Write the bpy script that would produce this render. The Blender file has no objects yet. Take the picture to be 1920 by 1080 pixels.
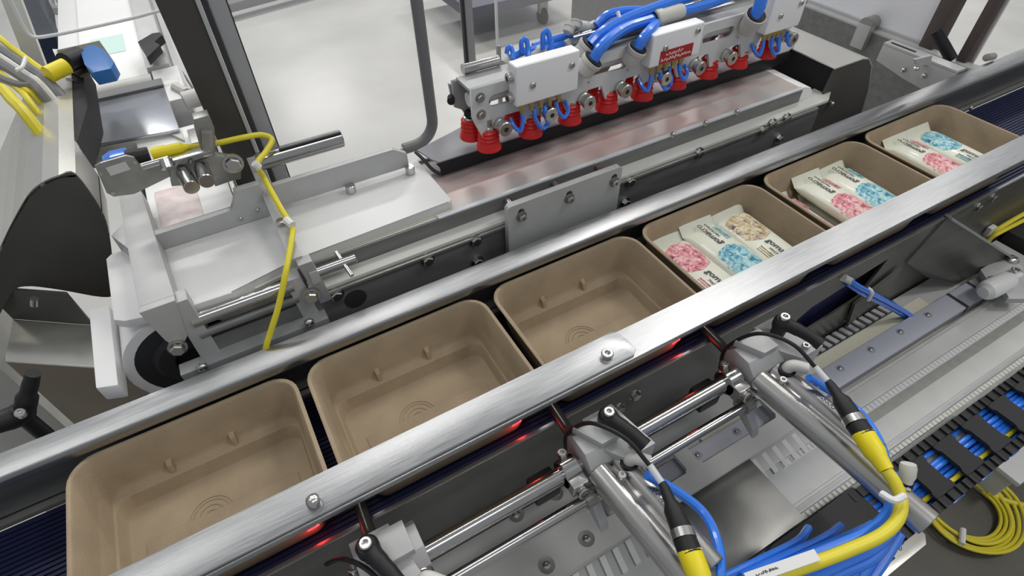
import bpy, bmesh, math, random
from mathutils import Vector, Matrix
random.seed(7)
S = bpy.context.scene
V = Vector
PI = math.pi

# ---------------------------------------------------------------- camera
R0 = V((0.86976551, -0.49308677, -0.01932343))
R1 = V((-0.36574999, -0.61787722, -0.69602779))
R2 = V((0.33126259, 0.61244851, -0.71775478))
CAM = V((0.22449324, -0.38544798, 0.43764387))
F = 1060.01
cd = bpy.data.cameras.new('camera')
cam = bpy.data.objects.new('camera', cd)
S.collection.objects.link(cam)
S.camera = cam
cd.sensor_width = 36.0
cd.lens = 36.0 * F / 1920.0
cd.clip_start = 0.01
cd.clip_end = 100
m = Matrix.Identity(4)
for i in range(3):
    m[i][0] = R0[i]; m[i][1] = -R1[i]; m[i][2] = -R2[i]; m[i][3] = CAM[i]
cam.matrix_world = m

# ---------------------------------------------------------------- world, lights, exposure
w = bpy.data.worlds.new('hall'); S.world = w
w.use_nodes = True
bgn = w.node_tree.nodes['Background']
bgn.inputs[0].default_value = (0.82, 0.86, 0.92, 1)
bgn.inputs[1].default_value = 0.40

def area(name, loc, sx, sy, power, col=(1, 0.98, 0.95), rot=(0, 0, 0)):
    l = bpy.data.lights.new(name, 'AREA'); l.shape = 'RECTANGLE'
    l.size = sx; l.size_y = sy; l.energy = power; l.color = col
    o = bpy.data.objects.new(name, l); S.collection.objects.link(o)
    o.location = loc; o.rotation_euler = rot
    return o
for k, (lx, ly, p) in enumerate([(-1.4, 1.2, 12), (0.5, 1.5, 20), (2.6, 1.2, 30), (4.6, 1.4, 40),
                                 (-0.5, 3.6, 60), (2.0, 3.8, 70), (4.8, 3.6, 70), (0.2, -1.3, 15), (2.6, -1.2, 38), (1.85, 9.9, 42), (5.2, 9.9, 50)]):
    area('ceiling_strip_light', (lx, ly, 2.9), 1.25, 0.30, p)

S.view_settings.view_transform = 'Standard'
S.view_settings.look = 'None'
S.view_settings.gamma = 1.0
S.view_settings.use_curve_mapping = False
S.view_settings.exposure = -0.1
# Cycles bounces kept modest
S.cycles.max_bounces = 8
S.cycles.transparent_max_bounces = 12

# ---------------------------------------------------------------- helpers
def at(u, v, **k):
    """survey helper: the world point seen at a photo position, on the plane x, y or z = value"""
    d = R0 * ((u - 960) / F) + R1 * ((v - 540) / F) + R2
    (a, val), = k.items()
    i = 'xyz'.index(a)
    return CAM + d * ((val - CAM[i]) / d[i])

def mat(name, col, rough=0.5, metal=0.0, noise=0.0, nscale=40, bump=0.0, bscale=200, stretch=None,
        trans=0.0, alpha=1.0, emit=None, estr=0.0, spec=None, coat=0.0, rnoise=0.0, col2=None, aniso=0.0, sub=0.0):
    mt = bpy.data.materials.new(name); mt.use_nodes = True
    nt = mt.node_tree; N = nt.nodes; L = nt.links
    b = N['Principled BSDF']
    b.inputs['Base Color'].default_value = (*col, 1)
    b.inputs['Roughness'].default_value = rough
    b.inputs['Metallic'].default_value = metal
    b.inputs['Transmission Weight'].default_value = trans
    b.inputs['Alpha'].default_value = alpha
    b.inputs['Coat Weight'].default_value = coat
    if sub: b.inputs['Subsurface Weight'].default_value = sub; b.inputs['Subsurface Radius'].default_value = (0.01, 0.01, 0.01)
    if spec is not None: b.inputs['Specular IOR Level'].default_value = spec
    if emit:
        b.inputs['Emission Color'].default_value = (*emit, 1)
        b.inputs['Emission Strength'].default_value = estr
    if noise or bump or rnoise:
        tc = N.new('ShaderNodeTexCoord'); mp = N.new('ShaderNodeMapping')
        L.new(tc.outputs['Object'], mp.inputs[0])
        if stretch: mp.inputs['Scale'].default_value = stretch
        if noise or rnoise:
            nz = N.new('ShaderNodeTexNoise'); nz.inputs['Scale'].default_value = nscale
            nz.inputs['Detail'].default_value = 5
            L.new(mp.outputs[0], nz.inputs['Vector'])
            if noise:
                rp = N.new('ShaderNodeValToRGB')
                c2 = col2 or tuple(c * (1 - noise) for c in col)
                c1 = tuple(min(1, c * (1 + noise * 0.6)) for c in col) if not col2 else col
                rp.color_ramp.elements[0].position = 0.32; rp.color_ramp.elements[1].position = 0.68
                rp.color_ramp.elements[0].color = (*c2, 1); rp.color_ramp.elements[1].color = (*c1, 1)
                L.new(nz.outputs['Fac'], rp.inputs[0]); L.new(rp.outputs[0], b.inputs['Base Color'])
            if rnoise:
                mr = N.new('ShaderNodeMapRange')
                mr.inputs['To Min'].default_value = max(0.02, rough - rnoise); mr.inputs['To Max'].default_value = rough + rnoise
                L.new(nz.outputs['Fac'], mr.inputs['Value']); L.new(mr.outputs[0], b.inputs['Roughness'])
        if bump:
            n2 = N.new('ShaderNodeTexNoise'); n2.inputs['Scale'].default_value = bscale; n2.inputs['Detail'].default_value = 4
            L.new(mp.outputs[0], n2.inputs['Vector'])
            bp = N.new('ShaderNodeBump'); bp.inputs['Strength'].default_value = bump; bp.inputs['Distance'].default_value = 0.001
            L.new(n2.outputs['Fac'], bp.inputs['Height']); L.new(bp.outputs[0], b.inputs['Normal'])
    return mt

M = dict(
    steel=mat('brushed_steel', (0.36, 0.365, 0.37), 0.33, 0.92, noise=0.14, nscale=30, stretch=(1, 18, 18), bump=0.05, bscale=60, rnoise=0.08),
    steel_dk=mat('dark_brushed_steel', (0.20, 0.20, 0.197), 0.45, 0.35, noise=0.18, nscale=14, stretch=(1, 6, 6), rnoise=0.08),
    steel_side=mat('side_plate_steel', (0.14, 0.137, 0.125), 0.36, 0.5, noise=0.25, nscale=9, stretch=(1, 4, 4), rnoise=0.1),
    chrome=mat('polished_rod_steel', (0.50, 0.495, 0.48), 0.17, 1.0, noise=0.05, nscale=20),
    bolt=mat('bolt_steel', (0.55, 0.54, 0.52), 0.26, 1.0),
    alu=mat('anodised_aluminium', (0.38, 0.385, 0.39), 0.45, 0.35, noise=0.05, nscale=60, rnoise=0.04),
    alu_lt=mat('light_aluminium', (0.47, 0.475, 0.47), 0.5, 0.25, noise=0.05, nscale=50),
    alu_dull=mat('machined_aluminium', (0.34, 0.335, 0.31), 0.38, 0.6, noise=0.10, nscale=80),
    deck=mat('grey_anodised_plate', (0.52, 0.52, 0.505), 0.5, 0.1, noise=0.05, nscale=30),
    railblue=mat('hardened_rail_steel', (0.46, 0.47, 0.53), 0.34, 0.2),
    hdpe=mat('white_plastic', (0.70, 0.70, 0.69), 0.42, sub=0.0, noise=0.02, nscale=20),
    hdpe_gr=mat('off_white_plastic', (0.60, 0.60, 0.56), 0.45, noise=0.04, nscale=20),
    beltw=mat('white_belt', (0.84, 0.84, 0.83), 0.5, noise=0.03, nscale=12),
    cream=mat('cream_label_strip', (0.60, 0.58, 0.45), 0.6),
    kraft=mat('moulded_kraft_pulp', (0.375, 0.295, 0.200), 0.92, noise=0.12, nscale=26, bump=0.35, bscale=420, spec=0.2),
    belt=mat('navy_belt', (0.007, 0.011, 0.055), 0.6, noise=0.2, nscale=60),
    black=mat('black_plastic', (0.014, 0.014, 0.015), 0.5, spec=0.35),
    blackm=mat('black_matte', (0.02, 0.02, 0.022), 0.75),
    hood=mat('hood_steel', (0.66, 0.65, 0.60), 0.27, 0.75, noise=0.12, nscale=5, rnoise=0.08),
    hood_dk=mat('dark_guard_plate', (0.075, 0.072, 0.064), 0.5, 0.2, noise=0.3, nscale=6),
    pan=mat('dark_grey_pan', (0.26, 0.26, 0.28), 0.45, 0.1),
    blue=mat('blue_tubing', (0.035, 0.20, 0.80), 0.22, coat=0.4),
    blockw=mat('white_block', (0.86, 0.86, 0.87), 0.35),
    bluesens=mat('blue_sensor_plastic', (0.02, 0.14, 0.42), 0.4),
    yellow=mat('yellow_cable', (0.72, 0.62, 0.035), 0.42),
    yellowp=mat('yellow_plug', (0.80, 0.66, 0.01), 0.4),
    fitting=mat('grey_fitting_plastic', (0.55, 0.54, 0.50), 0.45),
    red=mat('red_silicone', (0.66, 0.012, 0.012), 0.38),
    brass=mat('brass', (0.55, 0.42, 0.18), 0.35, 0.9),
    label_red=mat('red_label', (0.40, 0.01, 0.015), 0.45),
    label_w=mat('white_print', (0.85, 0.8, 0.78), 0.5),
    wrap=mat('pale_wrapper', (0.76, 0.77, 0.65), 0.42, noise=0.05, nscale=30, coat=0.15),
    ink=mat('black_ink', (0.03, 0.03, 0.035), 0.5),
    barrel=mat('ground_steel_tube', (0.50, 0.49, 0.47), 0.27, 0.92, noise=0.06, nscale=40),
    gun=mat('gunmetal', (0.16, 0.16, 0.16), 0.25, 0.85),
    rubber=mat('black_rubber', (0.03, 0.03, 0.032), 0.6),
    greyrub=mat('grey_rubber_trim', (0.17, 0.17, 0.175), 0.4),
    floor=mat('polished_concrete', (0.49, 0.485, 0.465), 0.22, noise=0.14, nscale=1.6, rnoise=0.05),
    white=mat('white_painted', (0.93, 0.93, 0.97), 0.4),
    brown=mat('brown_post', (0.075, 0.055, 0.052), 0.5),
    glass=mat('clear_polycarbonate', (0.97, 0.99, 0.98), 0.03, alpha=0.10),
    edge=mat('polycarbonate_edge', (0.75, 0.78, 0.76), 0.25),
    film=mat('thin_film', (0.75, 0.78, 0.80), 0.18, alpha=0.75),
    led=mat('red_led', (0.9, 0.02, 0.02), 0.4, emit=(1.0, 0.02, 0.03), estr=10),
    tie=mat('cable_tie', (0.75, 0.76, 0.75), 0.4),
    wall=mat('pale_wall', (0.68, 0.67, 0.60), 0.7),
    orange=mat('amber_plastic', (0.55, 0.27, 0.02), 0.4),
    jeans=mat('navy_cloth', (0.02, 0.03, 0.07), 0.8),
)

M['platew'] = mat('bead_blasted_plate', (0.66, 0.665, 0.66), 0.55, 0.15, noise=0.05, nscale=50)
def patch_mat(name, base, a, b2, dark):
    """printed swirl on the wrapper"""
    mt = bpy.data.materials.new(name); mt.use_nodes = True
    nt = mt.node_tree; N = nt.nodes; L = nt.links; b = N['Principled BSDF']
    b.inputs['Roughness'].default_value = 0.42
    tc = N.new('ShaderNodeTexCoord')
    vo = N.new('ShaderNodeTexVoronoi'); vo.inputs['Scale'].default_value = 95; vo.feature = 'SMOOTH_F1'
    nz = N.new('ShaderNodeTexNoise'); nz.inputs['Scale'].default_value = 110; nz.inputs['Detail'].default_value = 3
    nz.inputs['Distortion'].default_value = 1.6
    L.new(tc.outputs['Object'], vo.inputs['Vector']); L.new(tc.outputs['Object'], nz.inputs['Vector'])
    r1 = N.new('ShaderNodeValToRGB'); cr = r1.color_ramp
    cr.elements[0].position = 0.30; cr.elements[0].color = (*dark, 1)
    cr.elements[1].position = 0.66; cr.elements[1].color = (*base, 1)
    e = cr.elements.new(0.40); e.color = (*b2, 1)
    e = cr.elements.new(0.50); e.color = (*a, 1)
    L.new(nz.outputs['Fac'], r1.inputs[0])
    mx = N.new('ShaderNodeMixRGB'); mx.blend_type = 'MULTIPLY'; mx.inputs[0].default_value = 0.35
    r2 = N.new('ShaderNodeValToRGB'); r2.color_ramp.elements[0].position = 0.2; r2.color_ramp.elements[1].position = 0.5
    r2.color_ramp.elements[0].color = (*a, 1); r2.color_ramp.elements[1].color = (1, 1, 1, 1)
    L.new(vo.outputs['Distance'], r2.inputs[0])
    L.new(r1.outputs[0], mx.inputs[1]); L.new(r2.outputs[0], mx.inputs[2])
    L.new(mx.outputs[0], b.inputs['Base Color'])
    return mt
M['p_pink'] = patch_mat('pink_print', (0.84, 0.66, 0.62), (0.74, 0.33, 0.35), (0.58, 0.12, 0.17), (0.12, 0.03, 0.05))
M['p_blue'] = patch_mat('teal_print', (0.60, 0.76, 0.74), (0.26, 0.55, 0.60), (0.04, 0.28, 0.42), (0.02, 0.07, 0.18))
M['p_gold'] = patch_mat('gold_print', (0.78, 0.72, 0.58), (0.62, 0.50, 0.26), (0.34, 0.27, 0.24), (0.08, 0.05, 0.10))

def poly_at_(pts, z): return [at(u, v, z=z) for u, v in pts]
def frames(d):
    d = d.normalized()
    up = V((0, 0, 1)) if abs(d.z) < 0.9 else V((1, 0, 0))
    a = d.cross(up).normalized(); b = d.cross(a).normalized()
    return a, b

class MB:
    def __init__(s): s.bm = bmesh.new()
    def _add(s, vs, fs):
        bv = [s.bm.verts.new(v) for v in vs]
        out = []
        for f in fs:
            try: out.append(s.bm.faces.new([bv[i] for i in f]))
            except ValueError: pass
        return bv, out
    def _bev(s, faces, bev, seg=2):
        ed = set(); 
        for f in faces: ed.update(f.edges)
        bmesh.ops.bevel(s.bm, geom=list(ed), offset=bev, segments=seg, affect='EDGES', profile=0.6)
    def box(s, x0, x1, y0, y1, z0, z1, bev=0.0, seg=2):
        vs = [(x, y, z) for x in (x0, x1) for y in (y0, y1) for z in (z0, z1)]
        fs = [(0, 1, 3, 2), (4, 6, 7, 5), (0, 4, 5, 1), (2, 3, 7, 6), (0, 2, 6, 4), (1, 5, 7, 3)]
        _, f = s._add(vs, fs)
        if bev: s._bev(f, bev, seg)
        return s
    def bar(s, a, b, wd, th, bev=0.0, up=V((0, 0, 1))):
        """box from a to b, width wd across, thickness th along up"""
        a = V(a); b = V(b); d = (b - a).normalized(); side = d.cross(up).normalized(); u2 = side.cross(d).normalized()
        vs = []
        for p in (a, b):
            for q in (-0.5, 0.5):
                for r in (-0.5, 0.5):
                    vs.append(p + side * wd * q + u2 * th * r)
        fs = [(0, 1, 3, 2), (4, 6, 7, 5), (0, 4, 5, 1), (2, 3, 7, 6), (0, 2, 6, 4), (1, 5, 7, 3)]
        _, f = s._add(vs, fs)
        if bev: s._bev(f, bev)
        return s
    def prism(s, pts, vec, bev=0.0, seg=2):
        """polygon (list of 3d points) extruded by vec"""
        n = len(pts); vec = V(vec)
        vs = [V(p) for p in pts] + [V(p) + vec for p in pts]
        fs = [tuple(range(n)), tuple(reversed(range(n, 2 * n)))] + [(i, n + i, n + (i + 1) % n, (i + 1) % n) for i in range(n)]
        _, f = s._add(vs, fs)
        if bev: s._bev(f, bev, seg)
        return s
    def lathe(s, a, d, prof, seg=20):
        """profile [(radius, distance along d)]"""
        a = V(a); d = V(d).normalized(); p, q = frames(d)
        rings = []
        for r, h in prof:
            c = a + d * h
            if r <= 1e-6: rings.append([s.bm.verts.new(c)])
            else: rings.append([s.bm.verts.new(c + (p * math.cos(2 * PI * i / seg) + q * math.sin(2 * PI * i / seg)) * r) for i in range(seg)])
        for A, B in zip(rings, rings[1:]):
            for i in range(seg):
                j = (i + 1) % seg
                f = [A[i % len(A)], A[j % len(A)], B[j % len(B)], B[i % len(B)]]
                f = list(dict.fromkeys(f))
                if len(f) > 2:
                    try: s.bm.faces.new(f)
                    except ValueError: pass
        return s
    def cyl(s, a, b, r, seg=20, r2=None, ch=0.0):
        a = V(a); b = V(b); L = (b - a).length; r2 = r if r2 is None else r2
        if ch: pr = [(0, 0), (r - ch, 0), (r, ch), (r2, L - ch), (r2 - ch, L), (0, L)]
        else: pr = [(0, 0), (r, 0), (r2, L), (0, L)]
        return s.lathe(a, b - a, pr, seg)
    def tube(s, pts, r, seg=8, sub=6, closed_caps=True):
        pts = [V(p) for p in pts]
        if sub > 1 and len(pts) > 2:
            P = [pts[0] * 2 - pts[1]] + pts + [pts[-1] * 2 - pts[-2]]
            out = []
            for i in range(1, len(P) - 2):
                for k in range(sub):
                    t = k / sub; a, b, c, d = P[i - 1:i + 3]
                    out.append(0.5 * ((2 * b) + (c - a) * t + (2 * a - 5 * b + 4 * c - d) * t * t + (3 * b - a - 3 * c + d) * t ** 3))
            out.append(pts[-1]); pts = out
        prev = None; rings = []
        for i, p in enumerate(pts):
            d = (pts[min(i + 1, len(pts) - 1)] - pts[max(i - 1, 0)]).normalized()
            if prev is None: a, b = frames(d)
            else:
                a = (prev - d * prev.dot(d)).normalized(); b = d.cross(a)
            prev = a
            rr = r[i * len(r) // len(pts)] if isinstance(r, (list, tuple)) else r
            rings.append([s.bm.verts.new(p + (a * math.cos(2 * PI * k / seg) + b * math.sin(2 * PI * k / seg)) * rr) for k in range(seg)])
        for A, B in zip(rings, rings[1:]):
            for k in range(seg): s.bm.faces.new([A[k], A[(k + 1) % seg], B[(k + 1) % seg], B[k]])
        if closed_caps:
            s.bm.faces.new(list(reversed(rings[0]))); s.bm.faces.new(rings[-1])
        return s
    def rings(s, rl, cap0=False, cap1=False):
        R = [[s.bm.verts.new(v) for v in r] for r in rl]
        n = len(R[0])
        for A, B in zip(R, R[1:]):
            for k in range(n): s.bm.faces.new([A[k], A[(k + 1) % n], B[(k + 1) % n], B[k]])
        if cap0: s.bm.faces.new(list(reversed(R[0])))
        if cap1: s.bm.faces.new(R[-1])
        return s
    def quad(s, a, b, c, d):
        s._add([a, b, c, d], [(0, 1, 2, 3)]); return s
    def mesh(s, name, mt, origin, smooth=32):
        bmesh.ops.recalc_face_normals(s.bm, faces=s.bm.faces[:])
        bmesh.ops.translate(s.bm, verts=s.bm.verts[:], vec=-V(origin))
        me = bpy.data.meshes.new(name); s.bm.to_mesh(me); s.bm.free()
        me.materials.append(M[mt] if isinstance(mt, str) else mt)
        if smooth:
            me.polygons.foreach_set('use_smooth', [True] * len(me.polygons))
            me.set_sharp_from_angle(angle=math.radians(smooth))
        return me
    def build(s, name, mt, parent=None, loc=None, smooth=32, label=None):
        org = BASE[parent.name] if parent else V(loc if loc is not None else (0, 0, 0))
        o = bpy.data.objects.new(name, s.mesh(name, mt, org, smooth))
        S.collection.objects.link(o)
        if parent: o.parent = parent
        else: o.location = org
        BASE[o.name] = org
        if label: o['label'] = label
        return o
BASE = {}
def thing(name, label, cat, loc=(0, 0, 0), group=None):
    o = bpy.data.objects.new(name, None); S.collection.objects.link(o)
    o.empty_display_size = 0.02
    o.location = loc; o['label'] = label; o['category'] = cat
    if group: o['group'] = group
    BASE[o.name] = V(loc)
    return o
def tag(o, label, cat, group=None):
    o['label'] = label; o['category'] = cat
    if group: o['group'] = group
    return o
def copy_tree(o, parent=None):
    c = o.copy(); S.collection.objects.link(c)
    if parent: c.parent = parent
    BASE[c.name] = BASE[o.name].copy()
    for ch in list(o.children): copy_tree(ch, c)
    return c
def _bolt_mesh(kind):
    b = MB()
    if kind == 'socket':      # socket cap head
        b.lathe((0, 0, 0), (0, 0, 1), [(1, -0.3), (1, 0.85), (0.85, 1.0), (0.5, 1.0), (0.45, 0.45), (0, 0.4)], 16)
    elif kind == 'hex':
        b.lathe((0, 0, 0), (0, 0, 1), [(1.35, -0.3), (1.35, 0.12), (1.0, 0.13)], 18)
        b.lathe((0, 0, 0), (0, 0, 1), [(1.0, 0), (1.0, 0.75), (0.85, 0.9), (0, 0.9)], 6)
    elif kind == 'dome':
        b.lathe((0, 0, 0), (0, 0, 1), [(1, -0.3), (1, 0.9), (0.9, 1.3), (0.55, 1.62), (0, 1.72)], 16)
    elif kind == 'button':
        b.lathe((0, 0, 0), (0, 0, 1), [(1, -0.3), (0.98, 0.1), (0.75, 0.42), (0.45, 0.55), (0.4, 0.2), (0, 0.2)], 16)
    elif kind == 'csk':
        b.lathe((0, 0, 0), (0, 0, 1), [(1.0, 0.0), (0.9, 0.03), (0.42, -0.02), (0.32, 0.25), (0.12, 0.3), (0, 0.1)], 18)
    return b.mesh('bolt_' + kind, 'bolt', (0, 0, 0), 35)
BM = {k: _bolt_mesh(k) for k in ('socket', 'hex', 'dome', 'button', 'csk')}
def bolt(parent, p, d, r, kind='socket', name='bolt'):
    o = bpy.data.objects.new(name, BM[kind]); S.collection.objects.link(o)
    o.parent = parent; o.location = V(p) - BASE[parent.name]
    o.rotation_mode = 'QUATERNION'; o.rotation_quaternion = V((0, 0, 1)).rotation_difference(V(d))
    o.scale = (r, r, r); BASE[o.name] = V(p)
    return o
def text_mesh(txt, size, loc, xdir, up, mt, parent, name='lettering', shear=0.0, ext=0.00015, spacing=1.0):
    cu = bpy.data.curves.new('t', 'FONT'); cu.body = txt; cu.size = size; cu.extrude = ext; cu.shear = shear
    cu.space_character = spacing; cu.resolution_u = 3
    to = bpy.data.objects.new('t', cu); S.collection.objects.link(to)
    bpy.context.view_layer.update()
    me = bpy.data.meshes.new_from_object(to.evaluated_get(bpy.context.evaluated_depsgraph_get()))
    bpy.data.objects.remove(to)
    me.name = name; me.materials.clear(); me.materials.append(M[mt])
    xd = V(xdir).normalized(); ud = V(up).normalized(); nd = xd.cross(ud)
    mx = Matrix((xd, ud, nd)).transposed().to_4x4(); mx.translation = V(loc) - BASE[parent.name]
    me.transform(mx)
    o = bpy.data.objects.new(name, me); S.collection.objects.link(o); o.parent = parent
    BASE[o.name] = BASE[parent.name]
    return o

def strokes(n, size, loc, xdir, up, mt, parent, name):
    """a line of worn print too blurred to read: small uneven strokes"""
    rnd = random.Random(n * 7 + int(size * 1e5)); b = MB(); xd = V(xdir).normalized(); ud = V(up).normalized(); nd = xd.cross(ud).normalized(); p = V(loc)
    for i in range(n):
        a = p + ud * size * rnd.uniform(0.0, 0.35) + xd * size * rnd.uniform(0, .2); c = p + xd * size * rnd.uniform(0.1, 0.6) + ud * size * rnd.uniform(0.6, 1.0)
        b.bar(a, c, size * 0.16, 0.0003, up=nd)
        b.bar(c, p + xd * size * 0.65 + ud * size * rnd.uniform(0.1, 0.5), size * 0.14, 0.0003, up=nd)
        p = p + xd * size * 0.72
    return b.build(name, mt, parent, smooth=0)

# ================================================================ SETTING
b = MB().prism([(0.55, -3, -0.9), (0.55, 0.02, -0.9), (12, 0.02, -0.9), (12, 14, -0.9), (-5, 14, -0.9), (-5, -3, -0.9)], (0, 0, -0.02))
fl = b.build('floor', 'floor', None, (0, 0, -0.9)); fl['kind'] = 'structure'
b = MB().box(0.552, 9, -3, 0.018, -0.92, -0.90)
fl = b.build('floor', mat('shaded_stained_concrete', (0.115, 0.108, 0.088), 0.45, noise=0.35, nscale=3.5, col2=(0.07, 0.066, 0.055)), None, (0, 0, -0.9)); fl['kind'] = 'structure'  # mottled stains, with the shade on this floor area put into the dark colour

# ================================================================ TRAY CONVEYOR
tc = thing('tray_conveyor', 'long stainless tray conveyor with navy belt and two wide steel guide rails', 'conveyor', (0.6, -0.065, -0.9))
X0, X1 = -0.45, 2.6
b = MB().box(X0, X1, -0.141, 0.016, -0.080, -0.0695)
n = 30
for i in range(n):
    y = -0.139 + i * (0.153 / n)
    b.box(X0, X1, y, y + 0.0032, -0.0695, -0.0672)
b.build('belt', 'belt', tc)
# near rail: flat bar with a turned down outer edge and a splice plate on its left half
def flat_profile(prof, mt, name, xa, xb, lab=None):
    return MB().prism([(xa, y, z) for y, z in prof], (xb - xa, 0, 0)).build(name, mt, tc, label=lab)
flat_profile([(-0.127, 0.014), (-0.1605, 0.014), (-0.1612, 0.013), (-0.1612, 0.0085), (-0.1595, 0.0085), (-0.1595, 0.011), (-0.127, 0.011)], 'steel', 'guide_rail', X0, X1, 'near steel guide rail')
pl = [(-0.40, -0.1262), (0.455, -0.1262), (0.470, -0.1245), (0.4775, -0.129), (0.4800, -0.1535), (0.474, -0.1585), (-0.40, -0.1600)]
MB().prism([(x, y, 0.0143) for x, y in pl], (0, 0, 0.0022), 0.0006).build('splice_plate', 'steel', tc)
bolt(tc, (0.1766, -0.149, 0.0165), (0, 0, 1), 0.0058, 'dome')
bolt(tc, (0.4511, -0.1475, 0.0165), (0, 0, 1), 0.0058, 'socket')
# far rail: folded sheet with rounded inner lip
prof = [(0.0262, 0.014), (0.0025, 0.014), (0.0008, 0.0133), (-0.0004, 0.0115), (-0.0008, 0.009), (-0.0008, 0.0035), (0.0007, 0.0035),
        (0.0007, 0.009), (0.0016, 0.0112), (0.003, 0.0122), (0.0245, 0.0122), (0.0245, -0.07), (0.0262, -0.07)]
flat_profile(prof, 'steel', 'guide_rail', X0, X1, 'far steel guide rail with rolled lip')
MB().box(X0, X1, 0.0215, 0.0238, -0.058, 0.0120).build('inner_side_wall', 'steel_dk', tc)
MB().box(X0, X1, 0.014, 0.0215, -0.066, -0.060, 0.001).build('edge_strip', 'alu_dull', tc)
for i in range(9):
    bolt(tc, (0.02 + i * 0.19, 0.0135, -0.062), (0, -1, 0), 0.004, 'button')
# near side plate with cut-out
sp = [(X0, -0.048), (X1, -0.048), (X1, -0.225), (0.985, -0.225), (0.90, -0.150), (0.8515, -0.180), (0.8515, -0.205), (0.62, -0.235), (X0, -0.235)]
cut = [(0.768, -0.118), (0.788, -0.106), (0.925, -0.086), (0.905, -0.150), (0.790, -0.165), (0.768, -0.150)]
def plate_hole(outer, holes, y, th, name, mt, parent, bev=0):
    cu = bpy.data.curves.new('c', 'CURVE'); cu.dimensions = '2D'; cu.fill_mode = 'BOTH'; cu.extrude = th / 2
    for poly in [outer] + holes:
        sp_ = cu.splines.new('POLY'); sp_.points.add(len(poly) - 1); sp_.use_cyclic_u = True
        for i, (a, c) in enumerate(poly): sp_.points[i].co = (a, c, 0, 1)
    o = bpy.data.objects.new('c', cu); S.collection.objects.link(o); bpy.context.view_layer.update()
    me = bpy.data.meshes.new_from_object(o.evaluated_get(bpy.context.evaluated_depsgraph_get()))
    bpy.data.objects.remove(o)
    return me
def vplate(outer, holes, y, th, name, mt, parent, label=None):     # plate standing in the x-z plane, its middle at y
    me = plate_hole(outer, holes, y, th, name, mt, parent)
    me.transform(Matrix(((1, 0, 0, 0), (0, 0, 1, y), (0, 1, 0, 0), (0, 0, 0, 1))))
    return _fin(me, name, mt, parent, label)
def hplate(outer, holes, z, th, name, mt, parent, label=None):     # plate lying in the x-y plane
    me = plate_hole(outer, holes, z, th, name, mt, parent)
    me.transform(Matrix.Translation((0, 0, z)))
    return _fin(me, name, mt, parent, label)
def _fin(me, name, mt, parent, label):
    me.transform(Matrix.Translation(-BASE[parent.name])); me.name = name
    me.materials.clear(); me.materials.append(M[mt])
    o = bpy.data.objects.new(name, me); S.collection.objects.link(o); o.parent = parent; BASE[o.name] = BASE[parent.name]
    if label: o['label'] = label
    return o
sp = [(X0, -0.056), (X1, -0.056), (X1, -0.26), (X0, -0.26)]
vplate(sp, [cut], -0.1455, 0.003, 'side_plate', 'steel_side', tc)
MB().box(X0, X1, -0.1485, -0.1440, -0.0575, -0.0555, 0.0006).build('side_plate_edge', 'steel', tc)
MB().box(0.70, 1.0, -0.132, -0.128, -0.25, -0.075).build('inner_skirt', 'belt', tc, label='dark navy belt return seen through the cut-out')
for u, v in ((1190, 740), (1160, 765), (1465, 640), (1375, 700)):
    p = at(u, v, y=-0.147); bolt(tc, p, (0, -1, 0), 0.0058, 'hex')
for u, v in ((1860, 370), (1833, 388), (1770, 488), (1800, 470), (1545, 650)):
    p = at(u, v, y=-0.147); bolt(tc, p, (0, -1, 0), 0.0056, 'hex')
# gusset plate at right, standing across, and its lugs
g = thing('cross_bracket', 'grey steel bracket sloping from the tray conveyor side down to the linear rail end', 'bracket', (1.10, -0.18, -0.22))
GA, GB, GC = V((1.0219, -0.150, -0.0549)), at(1893, 482, z=-0.185), at(1795, 532, z=-0.205)
GD = at(1700, 600, z=-0.215)
MB().prism([GA, GB, GC, V((GC.x - 0.02, -0.150, -0.21)), V((0.985, -0.150, -0.12))], (0, 0.003, 0)).build('web_plate', 'steel_side', g)
MB().bar(GA + V((0, 0, 0.002)), GB + V((0, 0, 0.002)), 0.012, 0.003, 0.0006).build('flange', 'alu', g)
lq = poly_at_([(1838, 505), (1880, 478), (1900, 482), (1918, 500), (1930, 560), (1890, 560), (1868, 512), (1850, 522)], -0.186)
MB().prism(lq, (0, 0, -0.010), 0.002).build('top_lug', 'alu_lt', g)
bolt(g, at(1897, 487, z=-0.185), (0, 0, 1), 0.0100, 'button')
bolt(g, at(1902, 512, z=-0.185), (0, 0, 1), 0.0075, 'socket')
e0 = at(1842, 549, z=-0.178); e1 = at(1912, 515, z=-0.178)
MB().lathe(e0, e1 - e0, [(0, 0), (0.008, 0.001), (0.0135, 0.007), (0.0148, 0.015), (0.0148, 0.055), (0.011, 0.063), (0.005, 0.066), (0.005, 0.085)], 20).build('rubber_stop', 'hdpe', g, label='white bullet-shaped end stop')
MB().prism([(0.89, -0.150, -0.150), (0.97, -0.150, -0.120), (0.97, -0.150, -0.17), (0.91, -0.150, -0.21)], (0, -0.004, 0)).build('gusset', 'steel_side', g)
for u, v in ((1762, 478), (1778, 490), (1792, 462), (1803, 478)):
    bolt(g, at(u, v, y=-0.152), (-0.3, -1, 0), 0.0062, 'hex')

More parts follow.
